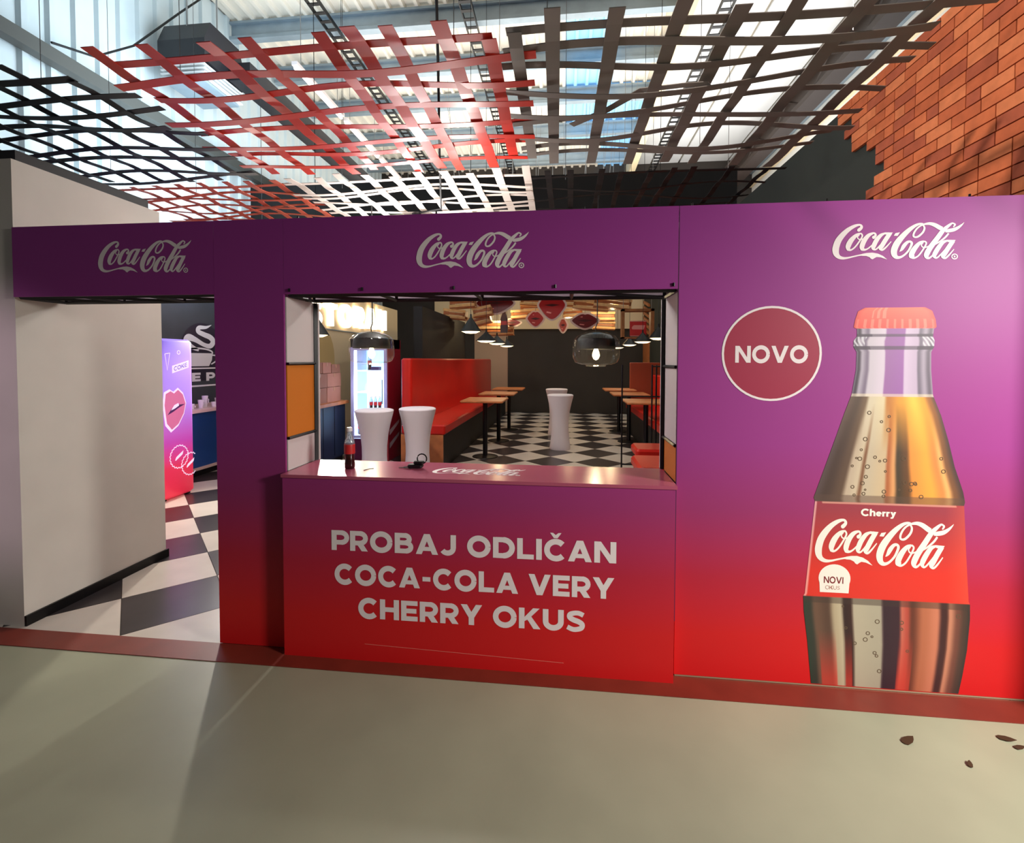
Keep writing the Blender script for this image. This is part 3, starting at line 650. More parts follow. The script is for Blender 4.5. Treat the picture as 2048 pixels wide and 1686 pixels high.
# --- printed bottle: outline profile (height, left, right) and bands of print colour across it
PROF = [(1.943, 1.486, 1.761), (1.926, 1.454, 1.793), (1.882, 1.441, 1.81), (1.844, 1.435, 1.815), (1.839, 1.451, 1.804), (1.802, 1.452, 1.8), (1.777, 1.436, 1.808), (1.748, 1.437, 1.806), (1.723, 1.452, 1.794), (1.634, 1.451, 1.796), (1.509, 1.433, 1.808), (1.41, 1.4, 1.847), (1.284, 1.361, 1.884), (1.158, 1.321, 1.915), (1.033, 1.281, 1.957), (0.982, 1.265, 1.967), (0.967, 1.272, 1.963), (0.728, 1.252, 1.979), (0.486, 1.232, 1.997), (0.473, 1.225, 2.004), (0.396, 1.229, 2.006), (0.242, 1.249, 1.997), (0.113, 1.262, 1.980), (0.018, 1.272, 1.964)]
def prof(z):
    for (a, l0, r0), (b, l1, r1) in zip(PROF, PROF[1:]):
        if b <= z <= a: t_ = (a-z)/(a-b); return l0+(l1-l0)*t_, r0+(r1-r0)*t_
    return PROF[-1][1:]
def band(u, stops):
    for (a, c0), (b, c1) in zip(stops, stops[1:]):
        if a <= u <= b: k = (u-a)/(b-a); k = k*k*(3-2*k); return tuple(x+(y-x)*k for x, y in zip(c0, c1))
    return stops[-1][1]
def mix(a, b, k): k = max(0, min(1, k)); return tuple(x+(y-x)*k for x, y in zip(a, b))
G1 = [(-1, (110, 96, 116)), (-.93, (60, 48, 62)), (-.84, (168, 156, 172)), (-.70, (120, 104, 126)), (-.62, (196, 184, 196)), (-.25, (206, 190, 206)), (-.20, (150, 96, 156)), (.25, (150, 92, 160)), (.30, (200, 178, 204)), (.60, (186, 164, 190)), (.66, (108, 96, 114)), (.8, (160, 146, 164)), (.93, (96, 84, 100)), (1, (150, 130, 152))]
A1 = [(-1, (84, 66, 66)), (-.86, (70, 50, 44)), (-.66, (92, 68, 54)), (-.58, (186, 164, 142)), (-.46, (196, 176, 150)), (-.40, (120, 76, 50)), (-.36, (188, 170, 146)), (-.08, (196, 170, 136)), (-.03, (168, 92, 52)), (.06, (214, 150, 96)), (.12, (66, 50, 34)), (.26, (96, 60, 32)), (.34, (226, 140, 60)), (.58, (236, 158, 62)), (.72, (206, 130, 66)), (.80, (232, 168, 100)), (.88, (120, 76, 48)), (1, (70, 50, 50))]
TOPL = [(-1, (100, 76, 66)), (-.8, (82, 62, 50)), (-.62, (110, 84, 62)), (-.52, (206, 190, 164)), (-.2, (214, 196, 160)), (-.1, (186, 116, 50)), (.2, (222, 150, 50)), (.5, (246, 190, 70)), (.72, (230, 160, 52)), (.88, (150, 90, 40)), (1, (90, 60, 50))]
D1 = [(-1, (40, 54, 42)), (-.92, (48, 50, 42)), (-.86, (104, 74, 58)), (-.70, (84, 58, 46)), (-.62, (176, 158, 130)), (-.54, (186, 170, 142)), (-.50, (44, 22, 22)), (-.42, (52, 24, 22)), (-.38, (176, 164, 142)), (-.06, (166, 156, 136)), (-.02, (48, 24, 36)), (.16, (52, 24, 36)), (.20, (190, 96, 78)), (.26, (176, 70, 56)), (.32, (96, 44, 30)), (.46, (176, 100, 70)), (.62, (196, 116, 88)), (.68, (60, 26, 28)), (.73, (64, 28, 26)), (.77, (196, 128, 100)), (.86, (110, 62, 50)), (.94, (70, 48, 40)), (1, (50, 40, 36))]
def pcol(u, z):
    l, r = prof(z)
    if z > 1.839:
        base = mix((226, 70, 60), (244, 104, 84), (z-1.84)/.1); f = .5+.5*math.cos(u*34)
        if z < 1.885 and f > .72 and abs(u) < .96: base = mix(base, (252, 158, 136), .55)
        if z > 1.89 and -.6 < u < -.2 and math.sin(u*40) > 0: base = mix(base, (255, 170, 150), .5)
        return mix(base, (186, 48, 44), max(0, abs(u)-.86)*4)
    if z > 1.50:
        c = band(u, G1)
        if 1.733 < z < 1.752 or 1.80 < z < 1.812: c = mix(c, (60, 46, 62), .6 if abs(u) < .6 else .85)
        if 1.752 < z < 1.80 and abs(u) > .72: c = mix(c, (210, 206, 214), .5+.5*math.sin(u*60+z*200))
        if z < 1.515: c = mix(c, (232, 214, 180), .6)
        return c
    if z > .965:
        c = mix(band(u, TOPL), band(u, A1), (1.47-z)/.25)
        if z < 1.0: c = mix(c, (90, 66, 56), .5)
        return c
    if z > .472:
        c = mix((150, 52, 66), (216, 44, 32), (.93-z)/.32)
        if u < -.965: c = mix(c, (246, 190, 186), .7)
        if z > .955 and abs(u) < .9: c = mix(c, (240, 190, 160), .6)
        return mix(c, (238, 96, 70), max(0, u-.75)*1.4)
    c = band(u, D1); 
    if z > .44: c = mix(c, (60, 46, 40), .45)
    if z < .30 and (-.84 < u < -.62 or -.52 < u < -.42 or .16 < u < .34): c = mix(c, (206, 60, 46), min(.75, (.30-z)*3))
    return c
b = MB(); cols = []; NU, NZ = 110, 420
for j in range(NZ+1):
    z = 1.943-(1.943-.018)*j/NZ; l, r = prof(z)
    for i in range(NU+1):
        u = -1+2*i/NU; b.v.append((l+(r-l)*(u+1)/2-1.5, -.0012, z)); cols.append(lin(pcol(u, z)))
b.f = [(j*(NU+1)+i, j*(NU+1)+i+1, (j+1)*(NU+1)+i+1, (j+1)*(NU+1)+i) for j in range(NZ) for i in range(NU)]
pb = b.build('printed_bottle', vcolmat('bottle_print'), t)
at_ = pb.data.color_attributes.new('print', 'FLOAT_COLOR', 'POINT')
at_.data.foreach_set('color', [v for c in cols for v in (*c, 1)])
rnd = random.Random(5)
dr = []
for k in range(46):
    z = rnd.choice((rnd.uniform(1.0, 1.42), rnd.uniform(1.0, 1.2), rnd.uniform(.06, .44))); u = rnd.choice((rnd.uniform(-.6, -.05), rnd.uniform(-.6, .9)))
    l, r = prof(z); dr += ring(l+(r-l)*(u+1)/2-1.5, z, rnd.uniform(.004, .010), .0035, 10)
MB().flat(dr, (0, -.0018, 0), UX, UZ).build('printed_droplets', mat('printed_droplet', (96, 76, 58), .4), pb)
CRM = mat('cream_print', (244, 230, 220), .5)
put_logo(pb, 1.276-1.5, .652, 1.04, 1.22, LOGOS, 'bottle_script_lettering', -.002, CRM)
P, wd = text2d('Cherry', .24, .05); P = [[(p[0], p[1]+.0*p[0]) for p in q] for q in P]
MB().flat(fit(P, wd, 1.490-1.5, 1.654-1.5, .898, .036), (0, -.002, 0), UX, UZ).build('flavour_lettering', CRM, pb)
nv = [(1.304-1.5, .498), (1.441-1.5, .498)]+[(1.3725-1.5+.076*math.cos(R(a)), .572+.072*math.sin(R(a))) for a in range(-20, 201, 10)]
nb_ = MB().flat([nv], (0, -.002, 0), UX, UZ).build('small_badge', CRM, pb)
P, wd = text2d('NOVI', .2, .1); MB().flat(fit(P, wd, 1.322-1.5, 1.415-1.5, .546, .034), (0, -.0025, 0), UX, UZ).build('small_badge_lettering', mat('maroon_print', (120, 30, 40), .5), pb)
P, wd = text2d('OKUS', .12, .12); MB().flat(fit(P, wd, 1.330-1.5, 1.400-1.5, .514, .020), (0, -.0025, 0), UX, UZ).build('small_badge_lettering', mat('rose_print', (170, 110, 100), .5), pb)

# ================================================================== THINGS ON THE COUNTER
COLA = mat('dark_cola', (48, 14, 14), .12, coat=.5)
CLEARB = mat('pale_bottle_glass', (206, 220, 236), .05, trans=.75)
LABELR = mat('red_bottle_label', (196, 44, 44), .4)
def soda(loc, label, h=.243, group=None):
    t = thing('soda_bottle', loc, label, 'bottle', group); k = h/.243
    P = lambda L: [(r*k, z*k) for r, z in L]
    MB().lathe(P([(0, .0), (.026, .0), (.030, .006), (.030, .03), (.0265, .055), (.0275, .08), (.0305, .10), (.0305, .11)]), k=20).build('body', COLA, t, True)
    MB().lathe(P([(.0312, .088), (.0316, .094), (.0316, .138), (.0308, .144)]), k=20).build('label', LABELR, t, True)
    MB().lathe(P([(.0305, .142), (.029, .158), (.022, .182), (.0145, .205), (.0128, .222)]), k=20).build('neck', CLEARB, t, True)
    MB().lathe(P([(.0165, .220), (.0172, .224), (.0160, .240), (.013, .243), (0, .243)]), k=20).build('cap', mat('white_bottle_cap', (236, 232, 232), .4), t, True)
    return t
bt = soda((-1.262, .125, 1.036), 'small dark cola bottle with red label standing on the counter top')
# bunch of keys
t = thing('key_bunch', (-.86, .165, 1.036), 'bunch of dark keys lying on the counter top beside the lettering', 'keys'); t.scale = (1.3, 1.3, 1.3)
KM = mat('dark_key_metal', (40, 38, 42), .3, .8)
KP = mat('black_key_plastic', (14, 13, 15), .4)
MB().rbox((-.045, -.02, .004), (.025, .02, .020), .012).build('key_fob', KP, t)
MB().rbox((-.02, -.012, .020), (.03, .018, .034), .012).build('key_fob', KP, t)
MB().tube([(.02+.022*math.cos(R(a)), .0, .045+.022*math.sin(R(a))) for a in range(0, 361, 24)], .003, 6).build('key_ring', KM, t)
for k, (a, z) in enumerate(((0, .003), (28, .008), (-32, .012))):
    o = MB().prism([(0, -.004), (.045, -.004), (.045, .002), (.0, .004)], (0, 0, 0), (1, 0, 0), (0, 1, 0), (0, 0, .0025)).lathe([(0, 0), (.011, 0), (.011, .0025), (0, .0025)], (-.008, 0, 0), 12).build('key', KM, t)
    o.location = (-.04+.02*k, -.01+.012*k, z); o.rotation_euler.z = R(180+a)
tag(MB().tube([(-1.155, .075, 1.0375), (-1.13, .10, 1.041), (-1.115, .125, 1.038)], .0022, 5).build('wire_scrap', KM), 'short dark scrap of wire lying beside the cola bottle', 'wire')

# ================================================================== RESTAURANT
# cocktail tables in stretch covers
TPROF = [(0, 1.03), (.225, 1.03), (.243, 1.022), (.247, 1.01), (.236, .96), (.205, .84), (.176, .70), (.160, .55), (.157, .42), (.165, .28), (.182, .12), (.196, .03), (.190, 0), (0, 0)]
c0 = thing('cocktail_table', (-2.46, 3.40, 0), 'cocktail table in a white stretch cover, nearest the lit fridge', 'table', 'white stretch covered cocktail tables')
MB().lathe([(r, z) for r, z in TPROF[3:]], k=32).build('stretch_cover', STRETCH, c0, True, 50)
MB().lathe(TPROF[:4], k=32).build('top_cap', STRETCH, c0, True, 50)
dup(c0, (-1.97, 3.68, 0), 'cocktail table in a white stretch cover, in front of the red banquette end')
dup(c0, (-.075, 6.45, 0), 'nearer of two white covered cocktail tables in the middle of the chequered floor')
dup(c0, (-.17, 8.2, 0), 'farther of two white covered cocktail tables in the middle of the chequered floor')
# long red banquette on the left
def banquette(x, y0, y1, sgn, depth, zs, zb, label, wood_end=True):
    t = thing('banquette', (x, (y0+y1)/2, 0), label, 'bench', 'red upholstered banquettes'); h = (y1-y0)/2
    X = lambda a, b: (min(sgn*a, sgn*b), max(sgn*a, sgn*b))
    a, b = X(.0, depth-.06); MB().box((a, -h+.03, 0), (b, h, zs-.15)).build('plinth', mat('black_plinth', (12, 12, 14), .6), t)
    a, b = X(0, depth-.03); MB().box((a, -h, 0), (b, -h+.03, zs-.15)).build('end_board', WOOD, t)
    a, b = X(0, depth); MB().rbox((a, -h, zs-.15), (b, h, zs), .04).build('seat_cushion', REDL, t, True)
    n = 4; L = 2*h/n
    a, b = X(0, .17); MB().rbox((a, -h, zs-.02), (b, h, zb), .05).build('backrest', REDL, t, True)
    return t
banquette(-2.45, 4.38, 12.2, 1, .68, .70, 1.70, 'long red leatherette banquette with high back along the left wall')
banquette(2.20, 4.3, 8.9, -1, .76, .70, 1.34, 'long red leatherette banquette along the right wall')
tag(MB().rbox((1.55, 9.0, 0), (2.25, 9.1, 1.62), .02).build('booth_partition', mat('brown_partition', (150, 66, 40), .5)), 'brown upright booth partition at the far end of the right banquette', 'partition')
# tables
tb0 = thing('dining_table', (-1.36, 5.57, 0), 'wooden table with black pedestal, nearest of the left row', 'table', 'wooden pedestal tables')
MB().rbox((-.36, -.42, .965), (.36, .42, 1.0), .03).build('table_top', WOOD, tb0)
MB().tube([(0, 0, .02), (0, 0, .965)], .042, 10).build('pedestal', BLACK, tb0, True)
MB().lathe([(0, .035), (.08, .03), (.22, .012), (.225, 0), (0, 0)], k=24).build('foot_plate', BLACK, tb0, True)
MB().box((-.22, -.03, .945), (.22, .03, .965)).build('top_bracket', BLACK, tb0)
dup(tb0, (-1.35, 7.2, 0), 'wooden table with black pedestal, second of the left row')
dup(tb0, (-1.32, 8.8, 0), 'wooden table with black pedestal, farthest of the left row')
dup(tb0, (1.36, 5.6, 0), 'wooden table with black pedestal, nearest of the right row')
dup(tb0, (1.32, 7.4, 0), 'wooden table with black pedestal, second of the right row')
dup(tb0, (1.28, 8.84, 0), 'wooden table with black pedestal, farthest of the right row')
# red stools at the right, near the counter
def stool(loc, w, d, label):
    t = thing('bench_stool', loc, label, 'stool', 'red seats behind the counter')
    MB().rbox((-w/2, -d/2, .60), (w/2, d/2, .70), .05).build('seat', REDL, t, True)
    for x in (-w/2+.05, w/2-.05):
        for y in (-d/2+.05, d/2-.05): MB().tube([(x, y, 0), (x, y, .60)], .016, 8).build('leg', BLACK, t)
    for y in (-d/2+.05, d/2-.05): MB().bar((-w/2+.05, y, .2), (w/2-.05, y, .2), .010).build('stretcher', BLACK, t)
stool((1.16, 2.15, 0), .95, .62, 'wide red seat just behind the right end of the counter')
stool((1.26, 2.98, 0), .95, .45, 'second wide red seat farther behind the right end of the counter')
# black wire rack behind
t = thing('wire_rack', (1.10, 3.6, 0), 'thin black metal rack frame in front of the right hand tables', 'rack')
for x in (-.37, 0, .052, .62):
    MB().bar((x, 0, 0), (x, 0, 1.62 if x > -.1 else 1.62), .010).build('upright', BLACK, t)
for z in (.35, 1.22, 1.60): MB().bar((-.37 if z < 1.5 else 0, 0, z), (.62, 0, z), .009).build('cross_bar', BLACK, t)

# drinks fridge, lit
t = thing('drinks_fridge', (-3.2, 5.3, 0), 'tall red drinks fridge with brightly lit shelves beside the bar', 'fridge')
FR = mat('red_fridge_casing', (150, 22, 44), .35)
MB().box((-.32, -.30, 0), (-.28, .30, 2.02)).build('side_panel', mat('lit_pale_fridge_side', (196, 204, 248), .4), t)  # left side coloured pale so its inner face looks lit
MB().box((.28, -.30, 0), (.32, .30, 2.02)).build('side_panel', FR, t)
MB().box((-.28, .26, 0), (.28, .30, 2.02)).build('back_panel', FR, t)
MB().box((-.28, .25, .42), (.28, .258, 1.86)).build('lit_lining', mat('cold_lit_lining', (200, 230, 250), .5, emit=(150, 212, 250), estr=2.6), t)
MB().box((-.32, -.30, 1.86), (.32, .26, 2.02)).build('header_box', FR, t)
MB().box((-.28, -.28, 0), (.28, .26, .36)).build('base_box', mat('plum_fridge_base', (96, 30, 70), .4), t)
MB().box((-.28, -.28, .36), (.28, .25, .42)).build('base_shelf', mat('white_fridge_shelf', (235, 242, 250), .4, emit=(200, 226, 255), estr=.9), t)
for z in (.80, 1.12, 1.48): MB().box((-.27, -.24, z), (.27, .24, z+.022)).build('shelf', MATS['white_fridge_shelf'], t)
MB().tube([(-.255, -.26, .42), (-.255, -.26, 1.86)], .022, 8).build('light_strip', mat('cold_light_strip', (255, 255, 255), .4, emit=(220, 236, 255), estr=7), t)
MB().tube([(.262, -.26, .42), (.262, -.26, 1.86)], .012, 8).build('light_strip', MATS['cold_light_strip'], t)
d = MB().box((-.31, -.335, .38), (-.26, -.305, 1.88)).box((.26, -.335, .38), (.31, -.305, 1.88)).box((-.26, -.335, 1.83), (.26, -.305, 1.88)).box((-.26, -.335, .38), (.26, -.305, .42)).build('door_frame', mat('pale_violet_frame', (190, 190, 245), .4), t)
MB().box((-.26, -.322, .42), (.26, -.318, 1.83)).build('door_pane', PANE, d)
MB().tube([(.235, -.35, .95), (.235, -.35, 1.35)], .010, 8).build('door_handle', STEEL, d)
for k, (q0, q1) in enumerate((((.22, .5), (.05, .10)), ((.0, .3), (-.12, .08)))):
    MB().flat([[(-.25, q0[0]), (.2, q0[0]+.16), (.22, q0[0]+.22), (-.25, q0[0]+.09)]], (.322, 0, .2), (0, 1, 0), UZ).build('side_print', mat('grey_side_print', (190, 180, 186), .4), t)
soda((-3.27, 5.18, 1.502), 'dark bottle standing on the top shelf of the lit fridge', .27)
tag(MB().rbox((-3.22, 5.10, 1.502), (-3.08, 5.22, 1.56), .01).build('carton', mat('dark_violet_carton', (70, 50, 110), .5)), 'low dark carton on the top shelf of the lit fridge', 'box')
for k in range(3): soda((-3.24+.075*k, 5.16, 1.142-.32*0-.0), ['left', 'middle', 'right'][k]+' one of three dark bottles on the third fridge shelf', .24, 'bottles in the lit fridge') if False else soda((-3.24+.075*k, 5.16, .822), ['left', 'middle', 'right'][k]+' one of three dark bottles together on a fridge shelf', .24, 'bottles in the lit fridge')
for k in range(2): soda((-3.42+.075*k, 5.12, .42), ['left', 'right'][k]+' one of two bottles on the bottom shelf of the lit fridge', .26, 'bottles in the lit fridge')
light('fridge_lamp', 'POINT', (-3.2, 4.85, 1.2), 7, (.70, .82, 1), size=.2)

# bar beside the fridge with boxes on it
t = thing('bar_counter', (-3.95, 4.50, 0), 'navy bar counter with wooden top under the illuminated letters', 'counter')
MB().box((-.30, -.48, .10), (.30, .55, .95)).build('body', NAVY, t)
MB().box((-.28, -.53, 0), (.26, .53, .10)).build('plinth', BLACK, t)
MB().box((-.31, -.57, .95), (.36, .57, 1.0)).build('worktop', WOOD, t)
for y in (-.18, .18): MB().box((.30, y-.004, .14), (.304, y+.004, .93)).build('panel_joint', BLACK, t)
CARD = mat('brown_cardboard', (150, 104, 86), .8, noise=.08, nscale=6)
CARDP = mat('pinkish_cardboard', (176, 122, 104), .8, noise=.06, nscale=6)
k = 0
for zz, row in ((1.0, ((4.08, .45, .24), (4.55, .45, .24))), (1.242, ((4.10, .45, .22), (4.56, .45, .22))), (1.464, ((4.12, .28, .17), (4.42, .26, .17), (4.70, .28, .14)))):
    for (yy, L, hh) in row:
        lv = {1.0: 'bottom', 1.242: 'middle', 1.464: 'top'}[zz]
        t = thing('cardboard_box', (-3.86, yy, zz), '%s layer cardboard box on the bar, %s of its layer' % (lv, ['nearest', 'second', 'third'][row.index((yy, L, hh))]), 'box', 'cardboard boxes stacked on the bar')
        MB().box((-.16, 0, 0), (.16, L, hh-.004)).build('carton', CARDP if k % 2 else CARD, t)
        MB().box((-.162, L/2-.025, hh-.06), (.162, L/2+.025, hh-.002)).build('tape', mat('clear_brown_tape', (176, 130, 100), .3), t)
        k += 1
# illuminated sign
GLOW = mat('warm_white_letter_glow', (255, 246, 232), .4, emit=(255, 236, 210), estr=3)
t = thing('illuminated_sign', (-4.28, 4.98, 2.27), 'glowing white letters mounted on the cream wall above the bar', 'sign')
y = .0
for k, ch in enumerate('STORAN'):
    P, a = glyph(ch, .27); Hh = .40+.012*k; ws_ = .46
    b = MB()
    for q in P: b.prism([(y+p[0]*ws_, p[1]*Hh+.02*k) for p in q], (.0, 0, 0), (0, 1, 0), UZ, (.07, 0, 0))
    b.build('letter', GLOW, t)
    bb = MB(); rn = random.Random(k)
    y += a*ws_+.13
MB().box((-.015, -.1, -.05), (-.002, y, -.03)).build('mounting_rail', STEEL, t)
light('sign_glow_counter', 'SPOT', (-3.95, 5.2, 2.62), 900, (1, .90, .76), (-1.3, .15, 1.04), .04, spot=14)

# large pendants with glass bowls
def big_pendant(loc, label):
    t = thing('glass_pendant', loc, label, 'lamp', 'big black and glass pendants behind the counter')
    MB().lathe([(0, .165), (.02, .165), (.06, .158), (.14, .135), (.178, .098), (.190, .03), (.188, -.005), (.180, -.005), (.165, .09), (.12, .12), (0, .15)], k=36).build('black_shade', mat('black_lamp_shade', (9, 10, 10), .5), t, True)
    MB().lathe([(.02, .172), (.10, .160), (.18, .128), (.220, .085), (.230, .0), (.228, -.085), (.205, -.135), (.15, -.155), (.10, -.158), (.095, -.175), (.0, -.176)], k=36).build('glass_bowl', GLASS, t, True)
    MB().lathe([(0, .0), (.018, .0), (.032, -.04), (.036, -.07), (.022, -.10), (0, -.11)], k=16).build('bulb', WARM, t, True)
    MB().tube([(0, 0, .17), (-.005, 0, .21), (.01, 0, .25), (.012, 0, LZ-loc[2]-.02)], .006, 6).build('cord', CABLE, t, True)
    light('glass_pendant_lamp', 'POINT', (loc[0], loc[1], loc[2]-.12), 7, (1, .80, .5), size=.03)
big_pendant((-1.99, 2.2, 1.80), 'big black pendant with clear glass bowl hanging in front of the lit fridge')
big_pendant((.308, 2.2, 1.79), 'big black pendant with clear glass bowl hanging right of the middle of the opening')
# small cone pendants
def cone(loc, r, label, hgt=.16, e=42, top=7.74):
    t = thing('cone_pendant', loc, label, 'lamp', 'small black cone pendants over the tables')
    MB().lathe([(.012, hgt+.05), (.016, hgt), (.05, hgt*.75), (r*.75, hgt*.30), (r, 0), (r-.006, 0), (r*.72, hgt*.26), (.03, hgt*.7)], k=28).build('shade', MATS['black_lamp_shade'], t, True)
    MB().lathe([(0, -.028), (r*.5, -.022), (r*.93, .006)], k=28).build('diffuser', mat('warm_diffuser', (255, 232, 190), .5, emit=(255, 222, 170), estr=4), t)
    MB().tube([(0, 0, hgt+.04), (0, 0, top-loc[2])], .004, 6).build('cord', CABLE, t)
    light('cone_pendant_lamp', 'SPOT', (loc[0], loc[1], loc[2]-.01), e, (1, .78, .48), (loc[0], loc[1], 0), .06, spot=150)
for k, (y, r) in enumerate(((4.15, .15), (5.5, .18), (6.8, .18), (8.4, .18))):
    cone((-1.33, y, 2.0 if k else 2.08), r, ['nearest', 'second', 'third', 'farthest'][k]+' black cone pendant of the left row', .2 if k == 0 else .16)
for k, (y, r) in enumerate(((4.6, .14), (6.0, .16), (7.7, .16), (10.0, .18))):
    cone((1.36, y, 2.0), r, ['nearest', 'second', 'third', 'farthest'][k]+' black cone pendant of the right row')
cone((-3.05, 3.05, 1.98), .15, 'single black cone pendant above the bar boxes', .22, 10)

# hanging decorations at the far end
LIPW = mat('white_cutout_border', (232, 214, 206), .6)
LIPR = mat('glossy_red_lips', (176, 26, 28), .45)
LIPD = mat('dark_mouth_line', (70, 8, 12), .5)
def lips(px, py, Y, w, h, label, m=LIPR, rz=0):
    p = atY(px, py, Y); t = thing('lips_cutout', p, label, 'decoration', 'printed lips cutouts hung from the ceiling', rz)
    def outline(k, s=1.):
        o = []
        for i in range(40):
            a = 2*math.pi*i/40; x = math.cos(a); y = math.sin(a)
            yy = y*(1-.55*abs(x)**1.6)*(1 if y < 0 else .92)-(.16*math.exp(-(x/.16)**2) if y > 0 else 0)
            o.append((x*w/2*s+k*x, yy*h/2*s+k*y*.8))
        return o
    MB().prism(outline(.05), (0, .0, 0), UX, UZ, (0, .03, 0)).build('border_board', LIPW, t)
    g = MB().prism(outline(0), (0, -.012, 0), UX, UZ, (0, .012, 0)).build('lips', m, t)
    MB().flat([[(-w*.32, .0), (0, .025), (w*.32, 0), (0, -.035)]], (0, -.014, 0), UX, UZ).build('mouth_opening', LIPD, g)
    for gm in ([(-w*.2, -h*.22), (-w*.02, -h*.26), (-w*.04, -h*.31), (-w*.22, -h*.27)], [(-w*.2, h*.22), (-w*.1, h*.27), (-w*.1, h*.2)]): MB().flat([gm], (0, -.014, 0), UX, UZ).build('gloss_mark', mat('pink_gloss_print', (240, 150, 140), .3), g)
    MB().tube([(0, .015, h*.4), (0, .015, 7.74-p.z)], .006, 5).build('hanging_wire', WIRE, t)
lips(1104, 610, 8.6, .60, .66, 'biggest red lips cutout hanging near the middle')
lips(1071, 637, 9.0, .38, .38, 'small bright red lips cutout hanging below the biggest one')
lips(1024, 645, 9.6, .42, .18, 'narrow dark red lips cutout hanging left of the small bright one', mat('dark_red_lips', (110, 16, 20), .3))
lips(1170, 641, 8.8, .60, .36, 'dark red lips cutout hanging behind the right glass pendant', MATS['dark_red_lips'])
lips(990, 606, 8.2, .84, .46, 'long dark red lips cutout high at the left of the decorations', MATS['dark_red_lips'])
lips(1126, 650, 9.2, .18, .34, 'lips cutout turned edgeways, hanging lowest', mat('brown_red_lips', (170, 70, 50), .3), R(0))
# bottle cutout
p = atY(1008, 642, 8.4); t = thing('bottle_cutout', p, 'dark brown bottle cutout hanging among the lips', 'decoration')
o2 = [(.035, .27), (.04, .18), (.085, .04), (.075, -.06), (.09, -.14), (.08, -.27)]
MB().prism([(x, z) for x, z in o2]+[(-x, z) for x, z in o2[::-1]], (0, 0, 0), UX, UZ, (0, .03, 0)).tube([(0, .015, .26), (0, .015, 7.74-p.z)], .004, 4).build('board', mat('cola_brown_print', (70, 22, 20), .4), t)
MB().flat([[(-.078, -.09), (.078, -.09), (.080, .0), (-.080, .0)]], (0, -.002, 0), UX, UZ).build('label_print', LABELR, t)
# planks hung across the far ceiling
planks = [(925, 605, 7.6, .55, 4), (910, 628, 7.8, .5, -6), (965, 622, 7.9, .42, 10), (958, 640, 8.2, .55, 14), (985, 650, 9.2, .75, 0), (1000, 662, 9.6, .7, 2), (1062, 602, 8.8, .5, -3), (1040, 628, 9.4, .45, 3), (1065, 615, 9.2, .6, 2), (1150, 603, 8.8, .55, -4), (1182, 610, 8.4, .8, -5), (1200, 600, 9.0, .85, -4), (1225, 606, 8.0, .8, -6), (1145, 625, 9.4, .5, 3), (1205, 632, 9.6, .6, 0), (1208, 650, 9.8, .55, -3)]
place = ['far left end', 'far left, lower', 'left, tilted', 'left, steeply tilted', 'left above the pendants', 'left, lowest', 'middle top', 'middle, lower', 'middle, between lips', 'right of the biggest lips', 'right, front', 'right, highest', 'far right end', 'right of the biggest lips, lower', 'right, behind the glass pendant', 'right, lowest']
for (px, py, Y, L, a), pl_ in zip(planks, place):
    p = atY(px, py, Y); t = thing('hanging_crate', p, 'slatted wooden crate hung under the ceiling, '+pl_+' of the decorations', 'crate', 'wooden crates hung as ceiling decoration')
    t.rotation_euler.y = R(-a)
    for q in range(3): MB().box((-L/2+.02*(q % 2), -.11, -.10+.07*q), (L/2-.03*(q % 2), -.08, -.045+.07*q)).build('front_board', WOOD if q % 2 else WOODL, t)
    for q in range(3): MB().box((-L/2, -.08+.11*q, -.115), (L/2, .0+.11*q, -.095)).build('bottom_board', WOODL if q % 2 else WOOD, t)
    MB().tube([(0, .05, 0), (0, .05, 7.72-p.z)], .005, 5).build('hanging_wire', WIRE, t)
    for x in (-L/2+.01, L/2-.06): MB().box((x, -.08, -.095), (x+.05, .22, .09)).build('batten', WOODD, t)
for k, (x, y, z) in enumerate(((-1.6, 9.0, 2.75), (.1, 9.9, 2.62), (1.1, 8.9, 2.75))): light('decoration_lamp', 'POINT', (x, y, z), 26, (1, .76, .42), size=.04)
# display box at the right
p = atY(1276, 647, 6.2); t = thing('display_box', (p.x, p.y, p.z), 'square wooden display box frame hanging at the right with a red sign inside', 'frame')
w2, h2 = .285, .265
for a, b2 in (((-w2, 0, -h2), (-w2+.05, .2, h2)), ((w2-.06, 0, -h2), (w2, .2, h2)), ((-w2, 0, h2-.045), (w2, .2, h2)), ((-w2, 0, -h2), (w2, .2, -h2+.025))):
    MB().box(a, b2).build('frame_board', WOODD, t)
s_ = MB().rbox((-.135, .06, -.225), (.16, .10, .055), .01).build('red_sign', LABELR, t)
for z in (.045, -.22): MB().box((-.13, .052, z-.008), (.155, .06, z+.008)).build('sign_trim', mat('pale_red_trim', (220, 150, 140), .4), s_)
MB().flat([[(-.10+p_[0]*.38, -.10+p_[1]*.4) for p_ in q] for q in LOGOS], (0, .0595, 0), UX, UZ).build('sign_lettering', mat('pale_sign_lettering', (230, 150, 140), .5), s_)
for x in (-.25, .25): MB().tube([(x, .1, h2), (x, .1, 7.74-p.z)], .005, 5).build('hanging_wire', WIRE, t)

